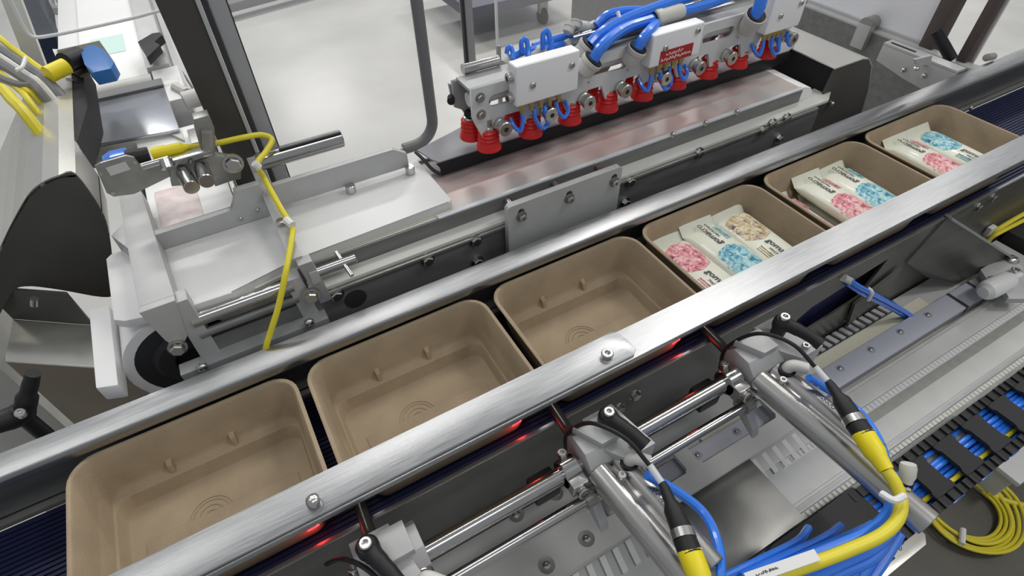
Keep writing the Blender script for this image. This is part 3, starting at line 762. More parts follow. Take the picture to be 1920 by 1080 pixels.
# back gauge pins behind block one, pressure fittings and large tubes
MB().cyl((0.462, 0.150, 0.170), (0.505, 0.150, 0.170), 0.0055, 14).build('slide_pin', 'chrome', vg)
MB().cyl(at(930, 150, y=.15), at(968, 140, y=.15), 0.007, 14).build('slide_cap', 'bolt', vg)
def fit(p, q, r=0.0085):
    p = V(p); q = V(q)
    L = (q - p).length
    return MB().lathe(p, q - p, [(0, 0), (r * .9, 0), (r, L * .1), (r, L * .72), (r * 1.12, L * .74), (r * 1.12, L * .95), (r * .8, L), (0, L)], 16).build('push_fitting', 'fitting', vg)
def seal(p, q, r=0.0088):
    p = V(p); q = V(q); d = (q - p).normalized()
    return MB().cyl(q, q + d * 0.0015, r, 14).build('seal_ring', 'black', vg)
def ftube(a, c, r=0.0085): fit(a, c, r); seal(a, c, r)
ftube(at(1092, 135, y=.108), at(1112, 112, y=.102), 0.0112); ftube(at(1088, 105, y=.125), at(1106, 84, y=.12), 0.0112)
ftube(at(1178, 118, y=.108), at(1196, 90, y=.102), 0.0105)
ftube(at(1398, 58, y=.105), at(1418, 28, y=.095), 0.0120)
ftube(at(1278, 20, y=.13), at(1225, 36, y=.128), 0.0088)
MB().box(0.735, 0.775, 0.140, 0.16, 0.188, 0.205, 0.003).build('push_fitting', 'fitting', vg)
MB().box(0.785, 0.815, 0.135, 0.155, 0.180, 0.205, 0.003).build('push_fitting', 'fitting', vg)
def hose(pts, r=0.0055, name='air_tube', mt='blue'):
    return MB().tube(pts, r, 10, 6).build(name, mt, vg)
hose([at(1112, 112, y=.102), at(1128, 88, y=.102), at(1152, 66, y=.11), at(1180, 50, y=.12), at(1228, 35, y=.128)], 0.0062)
hose([at(1106, 84, y=.12), at(1128, 62, y=.122), at(1165, 40, y=.13), at(1220, 18, y=.135), at(1300, -10, y=.14)], 0.0064)
hose([at(1118, 48, y=.15), at(1140, 28, y=.15), at(1180, 20, y=.15), at(1235, 22, y=.15)], 0.0052)
hose([at(1120, 76, y=.13), at(1150, 52, y=.135), at(1200, 34, y=.14), at(1240, 16, y=.145)], 0.0058)
hose([at(1194, 92, y=.102), at(1206, 72, y=.102), at(1222, 54, y=.11), at(1232, 42, y=.125)], 0.0062)
hose([at(1272, 22, y=.13), at(1300, 16, y=.13), at(1340, 4, y=.13), at(1385, -14, y=.13)], 0.0058)
hose([at(1414, 34, y=.095), at(1424, 12, y=.095), at(1432, -20, y=.10)], 0.0074)
hose([at(955, 108, y=.155), at(985, 96, y=.155), at(1020, 92, y=.16), at(1050, 84, y=.16), at(1080, 80, y=.16)], 0.0045)
hose([at(1000, 88, y=.165), at(1040, 74, y=.165), at(1075, 66, y=.165)], 0.0045)
hose([at(950, 100, y=.15), at(952, 90, y=.15), at(957, 88, y=.15), at(962, 100, y=.145), at(962, 112, y=.14)], 0.0026)
hose([at(978, 98, y=.15), at(978, 78, y=.15), at(986, 74, y=.15), at(990, 92, y=.145), at(990, 106, y=.14)], 0.0028)
hose([at(1018, 92, y=.15), at(1018, 66, y=.15), at(1026, 58, y=.15), at(1032, 76, y=.145), at(1036, 98, y=.14)], 0.0030)
for a, c in (((1074, 70), (1118, 48)), ((1060, 86), (1092, 70)), ((945, 122), (962, 108)), ((1078, 52), (1082, 38)), ((1064, 62), (1070, 48)), ((990, 104), (1020, 92)), ((1085, 48), (1100, 52))):
    fit(at(*a, y=.155), at(*c, y=.158), 0.0062)
hose([at(1158, 22, y=.135), at(1164, 40, y=.128), at(1172, 60, y=.132)], 0.0022, 'cable_tie', 'tie')
# black cable clip far right, steel rod across the back
MB().cyl((0.60, 0.150, 0.172), (0.94, 0.150, 0.172), 0.0055, 14).build('slide_pin', 'chrome', vg)
MB().box(0.945, 0.955, 0.120, 0.165, 0.135, 0.185, 0.001).build('end_bracket', 'alu', vg)
MB().cyl((0.955, 0.13, 0.150), (0.968, 0.13, 0.150), 0.005, 12).build('knob', 'bolt', vg)
# hanging arm to the (unseen) robot
MB().box(0.93, 0.99, 0.150, 0.200, 0.175, 0.185, 0.001).build('carrier_arm', 'alu', vg)
MB().box(0.955, 0.985, 0.170, 0.200, 0.185, 0.60, 0.002).build('carrier_post', 'alu', vg)

# ================================================================ RIGHT HOOD, CROSS MEMBER, GUARDS
rh = thing('discharge_hood', 'stainless hood with sloping rounded side at the end of the infeed belt', 'hood', (1.06, 0.15, 0.0))
hp = [(1.000, 0.0700), (1.060, 0.0700), (1.075, 0.0660), (1.090, 0.0520), (1.110, 0.0100), (1.125, -0.05), (0.985, -0.05)]
hy = 0.0700
MB().prism([(x, hy, z) for x, z in hp], (0, 0.003, 0)).build('end_plate', 'hood_dk', rh)
b = MB()
b.prism([(1.000, hy, 0.0700), (1.060, hy, 0.0700), (1.060, hy, 0.0716), (1.000, hy, 0.0716)], (0, 0.30, 0))
tp = [(1.060, 0.0716), (1.076, 0.0676), (1.0915, 0.0535), (1.1115, 0.0110), (1.1265, -0.05)]
for (a, c), (d, e) in zip(tp, tp[1:]): b.prism([(a, hy, c), (d, hy, e), (d - .0015, hy, e - .001), (a - .0015, hy, c - .0016)], (0, 0.30, 0))
b.build('cover_sheet', 'hood', rh)
MB().box(1.000, 1.058, 0.0735, 0.37, -0.05, 0.0695).build('dark_inside', mat('void_black', (0.006, 0.006, 0.007), 0.9), rh)  # black block added inside the hollow hood to paint its shade
bolt(rh, at(1557, 193, y=0.068), (0, -1, 0), 0.0035, 'dome')
cmn = thing('cross_member', 'wide brushed steel cross member behind the discharge hood', 'machine frame', (1.33, 0.4, -0.1))
MB().box(1.330, 1.335, 0.03, 1.2, -0.30, 0.0).build('face_plate', 'steel_dk', cmn)
MB().box(1.330, 1.352, 0.03, 1.2, 0.000, 0.003).build('top_flange', 'alu_lt', cmn)
MB().cyl((1.320, 0.235, 0.012), (1.345, 0.235, 0.012), 0.013, 18).build('latch', 'alu_dull', cmn)
MB().box(1.318, 1.332, 0.222, 0.248, -0.03, 0.012, 0.001).build('latch', 'alu_lt', cmn)
cb = thing('slotted_arm', 'pale slotted clamp arm on the far rail beside the brown post', 'bracket', (1.25, 0.08, 0.02))
vv = [(1.262, 0.158), (1.262, 0.0275), (1.285, 0.0275), (1.285, 0.158)]
MB().prism([(x, y, 0.020) for x, y in vv], (0, 0, -0.0045), 0.001).build('top_face', 'alu_lt', cb)
MB().prism([(1.2620, 0.158, 0.0155), (1.2620, 0.0275, 0.0155), (1.2620, 0.0275, -0.030), (1.2620, 0.10, -0.022), (1.2620, 0.158, -0.012)], (0.005, 0, 0), 0.001).build('side_face', 'alu_lt', cb)
MB().box(1.268, 1.273, 0.105, 0.150, 0.0200, 0.0206).build('slot', 'blackm', cb)
bolt(cb, (1.2618, 0.105, -0.008), (-1, 0, 0), 0.004, 'dome'); bolt(cb, (1.2618, 0.07, -0.004), (-1, 0, 0), 0.004, 'dome')
for u, v in ((1718, 128), (1735, 119)): bolt(tc, at(u, v, z=0.0142), (0, 0, 1), 0.005, 'button')
lk = thing('hinge_lug', 'small steel hinge lug standing on the far rail at upper right', 'hinge', (1.36, 0.03, 0.014))
MB().prism(poly_at([(1716, 112), (1748, 104), (1745, 122), (1720, 122)], y=0.026), (0, 0.004, 0)).build('lug', 'alu_lt', lk)
MB().cyl(at(1850, 108, y=0.03), at(1862, 106, y=0.03), 0.006, 12).build('pin', 'bolt', lk)

# guard panels and posts
wp = thing('white_guard_panel', 'large white panel standing behind the steel cross member, upper right', 'panel', (1.42, 0.3, 0.1))
MB().box(1.352, 1.358, 0.125, 0.60, 0.0, 0.60, 0.001).build('panel', 'white', wp)
MB().box(1.346, 1.360, 0.125, 0.60, 0.0, 0.008, 0.001).build('panel_edge', 'alu_lt', wp)
p1 = at(1735, 92, z=0.0)
o = MB().box(p1.x - 0.005, p1.x + 0.030, p1.y - 0.012, p1.y + 0.012, -0.9, 0.7, 0.002).build('guard_post', 'brown', None, (p1.x, p1.y, -0.9))
tag(o, 'dark brown upright post beside the white panel', 'post')
p1 = at(1800, 118, z=0.0)
o = MB().box(p1.x - 0.004, p1.x + 0.016, p1.y - 0.008, p1.y + 0.008, -0.9, 0.7, 0.002).build('guard_post', 'brown', None, (p1.x, p1.y, -0.9))
tag(o, 'brown upright post with pale edge, nearest the right edge of the picture', 'post')
p2 = p1 + V((0.02, -0.004, 0))
o = MB().box(p2.x, p2.x + 0.006, p2.y - 0.006, p2.y + 0.002, -0.9, 0.7, 0.001).build('post_trim', 'hdpe_gr', None, (p2.x, p2.y, -0.9))
tag(o, 'thin pale edge strip on the right side of the rightmost brown post', 'trim')
o = MB().cyl(at(1755, 58, y=0.11), at(1785, 112, y=0.07), 0.009, 14).build('gas_strut', 'black', None, at(1785, 112, y=0.07))
tag(o, 'short black gas strut leaning between the two brown posts', 'strut')
ww = MB().box(2.70, 2.74, -1.2, 0.10, -0.9, 1.2).build('cabinet', 'wall', None, (2.72, -0.5, -0.9))
tag(ww, 'pale beige cabinet face behind the posts in the upper right corner', 'cabinet')

gp = thing('guard_post', 'dark grey upright aluminium guard post beside the clear door, upper left', 'post', (0.23, 0.27, -0.9))
MB().box(0.2080, 0.2400, 0.250, 0.290, -0.9, 0.55, 0.001).build('profile', mat('post_dark', (0.085, 0.08, 0.072), 0.4, 0.6), gp)
MB().box(0.2400, 0.2440, 0.248, 0.256, -0.9, 0.55, 0.0005).build('edge_bead', 'alu_lt', gp)
MB().box(0.2445, 0.2500, 0.248, 0.256, -0.9, 0.55, 0.0005).build('gasket', 'rubber', gp)
MB().box(0.2505, 0.2660, 0.250, 0.262, -0.9, 0.55, 0.0005).build('door_stile', 'alu', gp)
MB().box(0.2660, 0.2672, 0.250, 0.262, -0.9, 0.55).build('seam', 'rubber', gp)

gd = thing('guard_door', 'clear guard door with rounded black rubber edge behind the infeed conveyor', 'door', (0.45, 0.25, 0.04))
xr, zb = 0.4575, 0.036
arc_ = [(xr - 0.03 + 0.03 * math.cos(a), 0.25, zb + 0.03 + 0.03 * math.sin(a)) for a in [-PI / 2 + PI / 2 * i / 8 for i in range(9)]]
MB().tube([(xr - 0.045, 0.25, zb)] + arc_ + [(xr, 0.25, 0.7)], 0.0072, 12, 1).build('rubber_edge', 'greyrub', gd)
MB().prism([(0.268, 0.2490, zb)] + arc_ + [(xr, 0.25, 0.7), (0.268, 0.25, 0.7)], (0, 0.003, 0)).build('pane', 'glass', gd)
MB().box(0.268, xr - 0.045, 0.247, 0.253, zb - 0.003, zb + 0.003, 0.0005).build('bottom_strip', 'alu_lt', gd)
gp2 = thing('guard_post', 'slim grey post with black gasket beside the left end of the gripper', 'post', (0.56, 0.33, -0.9))
pa = at(872, 100, y=0.33)
MB().box(pa.x + 0.004, pa.x + 0.016, 0.33, 0.345, -0.9, 0.6, 0.0005).build('profile', 'alu', gp2)
MB().box(pa.x, pa.x + 0.004, 0.328, 0.334, -0.9, 0.6).build('gasket', 'rubber', gp2)
pa = at(932, 80, y=0.35)
o = thing('clear_panel', 'clear panel behind the gripper, its thin pale left edge showing', 'panel', (pa.x, 0.35, -0.2))
MB().box(pa.x, pa.x + 0.003, 0.35, 0.354, 0.09, 0.6).build('pane_edge', 'edge', o)
MB().box(pa.x + 0.003, pa.x + 0.40, 0.351, 0.353, 0.09, 0.6).build('pane', 'glass', o)
MB().box(pa.x, pa.x + 0.006, 0.35, 0.354, -0.05, 0.09).build('hanger', 'alu', o)

# ================================================================ LEFT SIDE: drive guard, feed conveyor
dg = thing('drive_guard', 'large folded stainless drive guard with dark end face, left edge', 'machine guard', (-0.02, 0.4, 0.0))
yf = 0.235
ep = poly_at([(142, 328), (110, 331), (78, 345), (52, 368), (22, 420), (0, 466), (-60, 600), (-20, 620), (20, 552), (48, 537), (110, 543), (192, 557), (214, 548), (212, 500), (205, 440), (190, 395)], y=yf)
def smooth_poly(P, k=4):
    n = len(P); out = []
    for i in range(n):
        a, b_, c, d = P[i - 1], P[i], P[(i + 1) % n], P[(i + 2) % n]
        for q in range(k):
            t = q / k
            out.append(0.5 * ((2 * b_) + (c - a) * t + (2 * a - 5 * b_ + 4 * c - d) * t * t + (3 * b_ - a - 3 * c + d) * t ** 3))
    return out
MB().prism(smooth_poly(ep), (0, 0.003, 0)).build('end_face', 'hood_dk', dg)
b = MB()
tops = poly_at([(205, 440), (190, 395), (142, 328), (110, 331), (78, 345), (52, 368), (22, 420), (0, 466), (-60, 600), (-150, 800)], y=yf)
Lx = 0.30
for i in range(len(tops) - 1):
    a, c = tops[i], tops[i + 1]
    ll = 0.075 if i < 2 else Lx
    if i < 2: a = a + V((0.0, 0, 0))
    b.prism([a, c, c + V((0, 0, -0.002)), a + V((0, 0, -0.002))], (0, ll, 0))
b.build('cover_sheet', 'hood', dg, smooth=50)
aa = at(142, 328, y=yf)
MB().prism([aa + V((0.0005, 0.075, 0.000)), aa + V((0.0005, Lx, 0.000)), aa + V((0.012, Lx, 0)), aa + V((0.013, 0.16, -0.004)), aa + V((0.001, 0.08, -0.004))], (0, 0, -0.035)).build('inner_face', 'blackm', dg)
MB().cyl(at(65, 560, y=.20), at(65, 572, y=.20), 0.004, 12).build('stud', 'bolt', dg)
sh = poly_at([(24, 598), (175, 610), (180, 688), (8, 676)], z=-0.03)
MB().prism(sh, (0, 0, -0.003), 0.0008).build('shelf', 'hood', dg)
q = poly_at([(24, 598), (175, 610)], z=-0.03)
MB().prism([q[0], q[1], q[1] + V((0, 0, 0.05)), q[0] + V((0, 0, 0.05))], (0, 0.004, 0)).build('back_plate', 'hood_dk', dg)
q = poly_at([(8, 676), (240, 690)], z=-0.034)
MB().prism([q[0], q[1], q[1] + V((0, 0, -0.30)), q[0] + V((0, 0, -0.30))], (0, 0.004, 0)).build('lower_plate', mat('bronze_reflection_steel', (0.16, 0.13, 0.09), 0.35, 0.9, noise=0.4, nscale=4), dg)  # dark steel with a bronze reflection put into its colour
fp = thing('frame_upright', 'pale painted machine upright at the left edge below the drive guard', 'machine frame', (-0.05, 0.1, -0.9))
a = at(10, 640, z=-0.10)
MB().box(a.x - 0.10, a.x + 0.004, a.y - 0.06, a.y + 0.05, -0.9, -0.02, 0.002).build('upright', 'hdpe_gr', fp)
lev = thing('clamp_lever', 'black clamping lever at the left edge above the far rail', 'lever', at(35, 775, z=0.0))
c = at(38, 776, z=0.01); tpt = at(62, 700, z=0.045)
MB().tube([at(-30, 800, z=0.015), c, (c + tpt) / 2 + V((0.001, 0, 0.0)), tpt], [0.010, 0.0105, 0.0085, 0.0065, 0.0060], 12, 6).build('handle', 'black', lev)
bolt(lev, at(40, 776, z=0.021), (0.2, -0.4, 1), 0.0042, 'socket')
MB().cyl(c, c + V((0, 0, -0.09)), 0.007, 14).build('stem', 'black', lev)
# roller and blurred belt flap (white belt end) left of the slab
fl_ = thing('belt_return_roller', 'white belt loop end hanging left of the white plate', 'belt roller', (0.04, 0.11, -0.02))
ql = poly_at([(165, 578), (205, 572), (222, 722), (178, 728)], z=0.02)
MB().prism(ql, (0, 0, -0.02), 0.003).build('belt_loop', 'beltw', fl_)

# upstream feed conveyor, running away from the camera
uc = thing('feed_conveyor', 'bright white belt feed conveyor running away at the upper left', 'conveyor', (0.11, 0.9, -0.9))
MB().box(0.058, 0.148, 0.60, 1.9, 0.050, 0.060, 0.002).build('belt', 'beltw', uc)
MB().box(0.025, 0.058, 0.62, 1.9, 0.020, 0.056, 0.002).build('side_rail', 'hdpe', uc)
MB().box(0.148, 0.180, 0.62, 1.9, 0.010, 0.065, 0.002).build('side_rail', 'alu_lt', uc)
MB().cyl((0.052, 0.602, 0.045), (0.150, 0.602, 0.045), 0.017, 24).build('nose_roller', 'hdpe_gr', uc)
MB().box(0.075, 0.125, 0.72, 0.80, 0.0602, 0.0606).build('moving_product', mat('pale_mint', (0.55, 0.75, 0.68), 0.5), uc)
MB().prism(poly_at([(258, 78), (285, 62), (300, 60), (305, 66), (288, 78), (300, 84), (275, 108), (268, 92)], z=0.09), (0, 0, -0.012), 0.001).build('sensor_clip', 'black', uc)
MB().box(0.152, 0.190, 0.50, 0.62, 0.015, 0.060, 0.003).build('bearing_block', 'hdpe', uc)
MB().cyl((0.150, 0.56, 0.045), (0.185, 0.56, 0.045), 0.018, 20).build('bearing', 'hdpe', uc)
MB().cyl((0.178, 0.525, 0.05), (0.196, 0.525, 0.05), 0.008, 14).build('shaft', 'chrome', uc)
MB().prism(poly_at([(296, 0), (345, 0), (385, 95), (400, 170), (385, 200), (340, 130), (318, 70)], z=0.035), (0, 0, -0.02), 0.002).build('side_panel', 'alu_lt', uc)
# transfer plate with film
tp_ = thing('transfer_plate', 'shiny flat transfer plate between the white feed conveyor and the sensor bracket', 'plate', (0.11, 0.5, 0.06))
MB().prism(poly_at([(148, 276), (336, 242), (306, 158), (172, 188)], z=0.062), (0, 0, -0.004), 0.001).build('plate', mat('satin_sheet', (0.50, 0.52, 0.56), 0.22, 0.6, noise=0.15, nscale=6, rnoise=0.1), tp_)
MB().prism(poly_at([(148, 276), (340, 243), (345, 262), (318, 250), (150, 285)], z=0.0570), (0, 0, -0.02)).build('front_edge', 'hdpe_gr', tp_)
MB().prism(poly_at([(172, 188), (306, 158), (302, 146), (170, 176)], z=0.066), (0, 0, -0.003)).build('rear_bar', 'greyrub', tp_)
# belt visible below the bracket: short white belt with pink product
sbelt = thing('transfer_belt', 'short pale belt with a pink wrapper between the sensor bracket and guide frame', 'conveyor', (0.15, 0.23, 0.04))
MB().box(0.112, 0.200, 0.190, 0.43, 0.040, 0.0530, 0.003).build('belt', 'beltw', sbelt)
MB().box(0.122, 0.165, 0.205, 0.285, 0.0532, 0.0550, 0.001).build('pink_wrapper', mat('pink_pale', (0.74, 0.63, 0.61), 0.4, noise=0.2, nscale=60), sbelt)
MB().box(0.086, 0.110, 0.190, 0.43, 0.0, 0.045, 0.001).build('side_plate', 'blackm', sbelt)
MB().box(0.202, 0.2065, 0.190, 0.43, 0.0, 0.058, 0.001).build('side_plate', 'alu_dull', sbelt)
ap = thing('adjuster_post', 'small white knob and elbow fitting on the post side with blue tube below', 'fitting', (0.19, 0.36, 0.05))
MB().cyl(at(345, 190, z=.07), at(378, 180, z=.07), 0.012, 16).build('knob', 'fitting', ap)
MB().tube([at(372, 178, z=.072), at(392, 174, z=.072), at(402, 184, z=.068), at(400, 196, z=.06)], 0.010, 12).build('elbow', 'fitting', ap)
MB().box(0.175, 0.205, 0.36, 0.40, 0.02, 0.062, 0.002).build('block', 'alu_dull', ap)
MB().tube([at(398, 192, z=.06), at(412, 225, z=.05), at(424, 262, z=.03), at(436, 300, z=0.0)], 0.0075, 12).build('blue_hose', 'blue', ap)
MB().tube([at(330, 165, z=.06), at(352, 176, z=.06)], 0.008, 10, 1).build('stub', 'fitting', ap)
# blue sensor upstream
us = thing('photo_sensor', 'blue square sensor on a dark plate with yellow plug, upper left above the drive guard', 'sensor', (0.08, 0.5, 0.15))
MB().prism(poly_at([(106, 94), (186, 76), (196, 90), (214, 116), (150, 142), (130, 130)], z=0.130), (0, 0, -0.003)).build('mount_plate', mat('olive_plate', (0.09, 0.085, 0.06), 0.45, 0.6), us)
MB().prism(poly_at([(150, 98), (162, 84), (180, 84), (194, 92), (214, 116), (208, 128), (172, 136), (158, 120)], z=0.150), (0, 0, -0.016), 0.002).build('sensor_body', 'bluesens', us)
MB().cyl(at(122, 118, z=.145), at(152, 106, z=.142), 0.012, 14).build('plug_collar', 'black', us)
MB().cyl(at(90, 140, z=.145), at(124, 124, z=.145), 0.0095, 14).build('plug', 'yellowp', us)
MB().prism(poly_at([(98, 92), (108, 92), (134, 146), (122, 146)], z=0.128), (0, 0, -0.004)).build('strap', 'hdpe', us)
# yellow cable bundle at far left
cbn = thing('cable_bundle', 'bundle of yellow and grey cables tied together at the left edge', 'cables', (0.0, 0.5, 0.12))
for k, (mt_, pts_, r_) in enumerate((('yellow', [(-20, 55), (20, 88), (60, 118), (92, 145)], .0070), ('greyrub', [(-20, 80), (20, 105), (60, 132), (95, 158)], .010), ('hdpe_gr', [(-20, 92), (20, 118), (55, 142), (80, 160)], .006),
                                   ('yellow', [(-20, 120), (10, 145), (40, 165), (60, 175)], .006), ('greyrub', [(-20, 135), (10, 150), (40, 160), (70, 165)], .007), ('yellow', [(-20, 160), (5, 168), (25, 190), (45, 210)], .010),
                                   ('yellow', [(-20, 150), (10, 152), (40, 172), (55, 190)], .006), ('greyrub', [(-20, 110), (15, 128), (50, 150), (75, 168)], .010))):
    w_ = [at(u, v, z=0.13 + 0.004 * (k % 3)) for u, v in pts_]
    MB().tube(w_ + [w_[-1] + (w_[-1] - w_[-2]) * 0.8 + V((0, 0, -0.035))], r_ * 0.62, 8, 4).build('cable', mt_, cbn)
MB().tube([at(48, 108, z=.15), at(42, 125, z=.15), at(30, 132, z=.15)], 0.0022, 8, 4).build('cable_tie', 'tie', cbn)
# far-left door pane edge
ld = thing('guard_door', 'clear guard door at the upper left, its pale rounded lower edge over the white conveyor', 'door', (0.08, 0.40, 0.2))
edge_pts = [at(14, -12, y=.40), at(30, 22, y=.40), at(44, 50, y=.40), at(54, 64, y=.40), at(68, 70, y=.40), at(100, 66, y=.40), at(150, 56, y=.40), at(240, 36, y=.40), at(300, 20, y=.40)]
MB().tube(edge_pts, 0.0018, 8, 4).build('pane_edge', 'edge', ld)
MB().prism([at(20, 0, y=.401), at(44, 50, y=.401), at(54, 64, y=.401), at(68, 70, y=.401), at(150, 56, y=.401), at(300, 20, y=.401), at(300, -200, y=.401), at(0, -200, y=.401)], (0, 0.002, 0)).build('pane', 'glass', ld)
# pale upright and navy shape behind it
u1 = at(60, 110, y=.80)
o = MB().prism(poly_at([(-10, -30), (28, -30), (96, 150), (60, 150)], y=0.62), (0, 0.02, 0), 0.002).build('guard_post', 'hdpe_gr', None, (0, 0.62, -0.1))
tag(o, 'pale slanting upright at the far upper left, behind the yellow cables', 'post')
o = MB().prism(poly_at([(26, -40), (62, -40), (92, 62), (120, 110), (110, 175), (60, 150), (44, 60)], y=1.2), (0, 0.12, 0), 0.01).build('navy_curtain', 'jeans', None, (0, 1.2, -0.3))
tag(o, 'dark navy cloth hanging behind the upper left clear door', 'cloth')
o = MB().tube([at(92, 2, z=-0.4), at(96, 16, z=-0.4), at(122, 18, z=-0.4), at(112, -6, z=-0.4)], 0.02, 8, 4).build('floor_stand', 'greyrub', None, at(100, 10, z=-0.88))
tag(o, 'blurred grey tubular stand on the floor at the top left', 'stand')

# ================================================================ BACKGROUND ON THE FLOOR
bc = thing('cart', 'dark cart on casters standing on the floor behind the gripper', 'cart', at(1000, 20, z=-0.9))
c = at(1000, 0, z=-0.72)
MB().box(c.x - 0.42, c.x + 0.30, c.y - 0.02, c.y + 0.7, -0.74, -0.68, 0.01).build('shelf', mat('cart_grey', (0.10, 0.10, 0.13), 0.5), bc)
k0 = at(1016, 30, z=-0.86)
MB().cyl(k0 + V((-0.012, 0, 0)), k0 + V((0.02, 0, 0)), 0.050, 20, ch=0.008).build('caster_wheel', 'rubber', bc)
MB().cyl(k0 + V((0.020, 0, 0)), k0 + V((0.030, 0, 0)), 0.030, 20).build('caster_hub', 'fitting', bc)
MB().box(k0.x - 0.02, k0.x + 0.035, k0.y - 0.01, k0.y + 0.02, -0.84, -0.74).build('caster_fork', 'fitting', bc)
k1 = at(1140, 5, z=-0.80)
MB().cyl(k1 + V((0, 0, -0.1)), k1 + V((0, 0, 0.12)), 0.03, 14).build('leg', 'greyrub', bc)
o = MB().lathe(at(1200, 2, z=-0.5), (0, 0, 1), [(0, 0), (0.13, 0), (0.15, 0.03), (0.13, 0.06), (0.05, 0.07), (0, 0.07)], 24).build('amber_lamp', 'orange', None, at(1200, 2, z=-0.5))
tag(o, 'round amber housing on the cart at the top behind the blue tubes', 'lamp')
bmm = thing('low_rail', 'grey low rail crossing the floor at the top left, seen through the door', 'rail', at(480, 20, z=-0.9))
q = [at(388, 22, z=-0.82), at(700, -60, z=-0.82)]
MB().bar(q[0], q[1], 0.10, 0.05, 0.004).build('beam', 'greyrub', bmm)
MB().cyl(q[0] + V((0.04, -0.03, 0)), q[0] + V((0.04, -0.06, 0)), 0.035, 14).build('end_knob', 'black', bmm)
MB().cyl(q[0] + V((0.05, 0, 0)), q[0] + V((0.05, 0, -0.08)), 0.02, 12).build('foot', 'greyrub', bmm)

# ================================================================ FRONT: linear axis, deck, rods
ax = thing('linear_axis', 'long grey aluminium linear axis with screwed guide rail and toothed belts, lower right', 'linear axis', (0.8, -0.25, -0.22))
A0, A1 = 0.05, 1.30
MB().box(A0, A1, -0.330, -0.1500, -0.245, -0.218, 0.001).build('beam', 'deck', ax)
MB().box(A0, 1.175, -0.2210, -0.1895, -0.2175, -0.2030, 0.0012).build('guide_rail', 'railblue', ax)
for x in (1.085, 1.135): MB().box(x, x + 0.006, -0.2216, -0.1890, -0.2170, -0.2024, 0.0005).build('rail_band', 'blackm', ax)
MB().box(A0, 1.175, -0.2265, -0.2212, -0.2175, -0.2090, 0.0008).build('rail_lip', 'chrome', ax)
MB().box(0.60, 1.06, -0.1885, -0.1680, -0.2178, -0.2150).build('scale_strip', 'cream', ax, label='cream strip with small square marks')
b = MB()
for k in range(22): b.box(0.70 + k * 0.016, 0.704 + k * 0.016, -0.181, -0.176, -0.2151, -0.2148)
b.build('scale_marks', 'hdpe_gr', ax)
b = MB()
for k in range(14): b.prism([(0.80 + k * 0.0145, -0.1655, -0.2165), (0.808 + k * 0.0145, -0.1655, -0.2165), (0.804 + k * 0.0145, -0.1500, -0.2165), (0.796 + k * 0.0145, -0.1500, -0.2165)], (0, 0, 0.004))
b.build('rack_teeth', 'alu_lt', ax)
MB().box(0.78, 1.02, -0.1660, -0.1495, -0.2190, -0.2160).build('rack_base', 'blackm', ax)
for k in range(16):
    x = 0.895 - 0.064 * 6 + k * 0.064
    if x > 1.07: break
    MB().lathe((x, -0.2010, -0.2028), (0, 0, 1), [(0.0052, 0.0001), (0.0050, 0.0003), (0.0048, -0.001), (0, -0.001)], 16).build('screw_well', 'blackm', ax)
    bolt(ax, (x, -0.2010, -0.2026), (0, 0, 1), 0.0033, 'button', 'screw')
# toothed belts
def tooth_belt(y0, y1, x0, x1, z, name, step=0.0075, mt='hdpe'):
    b = MB().box(x0, x1, y0, y1, z, z + 0.0012)
    k = 0
    while x0 + k * step < x1 - step:
        x = x0 + k * step
        b.prism([(x, y0 + .0006, z + .0012), (x + step * .55, y0 + .0006, z + .0012), (x + step * .275, y0 + .0006, z + .0030)], (0, (y1 - y0) * 0.8, 0)); k += 1
    return b.build(name, mt, ax)
tooth_belt(-0.2630, -0.2550, 0.66, 1.28, -0.2175, 'timing_belt')
tooth_belt(-0.3180, -0.3120, 0.60, 1.28, -0.2175, 'timing_belt', mt='hdpe_gr')
MB().box(0.60, 1.28, -0.2760, -0.2640, -0.2178, -0.2172).build('darker_strip', 'alu_dull', ax)  # flat strip of darker aluminium beside the toothed belt
MB().box(0.60, 1.28, -0.3110, -0.3040, -0.2178, -0.2150, 0.0008).build('raised_strip', 'alu', ax)
MB().box(0.60, 1.28, -0.2545, -0.2310, -0.2178, -0.2145, 0.0008).build('cover_strip', 'deck', ax)
b = MB()
for k in range(22): b.prism([(0.33 + k * 0.0175, -0.262, -0.2165), (0.337 + k * 0.0175, -0.262, -0.2165), (0.3415 + k * 0.0175, -0.236, -0.2165), (0.3345 + k * 0.0175, -0.236, -0.2165)], (0, 0, 0.0022))
b.build('belt_teeth', 'hdpe', ax)
MB().box(0.30, 0.72, -0.300, -0.235, -0.2178, -0.2166).build('belt_back', 'alu_lt', ax)
MB().box(0.5035, 0.6265, -0.3190, -0.2290, -0.2060, -0.2040, 0.0006).build('cover_sheet', mat('dull_sheet', (0.27, 0.265, 0.25), 0.34, 0.9, noise=0.3, nscale=12, rnoise=0.12), ax, label='dull steel cover sheet with bright scuffs')
MB().box(0.40, 0.90, -0.3550, -0.3190, -0.2300, -0.2100, 0.002).build('front_lip', 'steel_dk', ax)

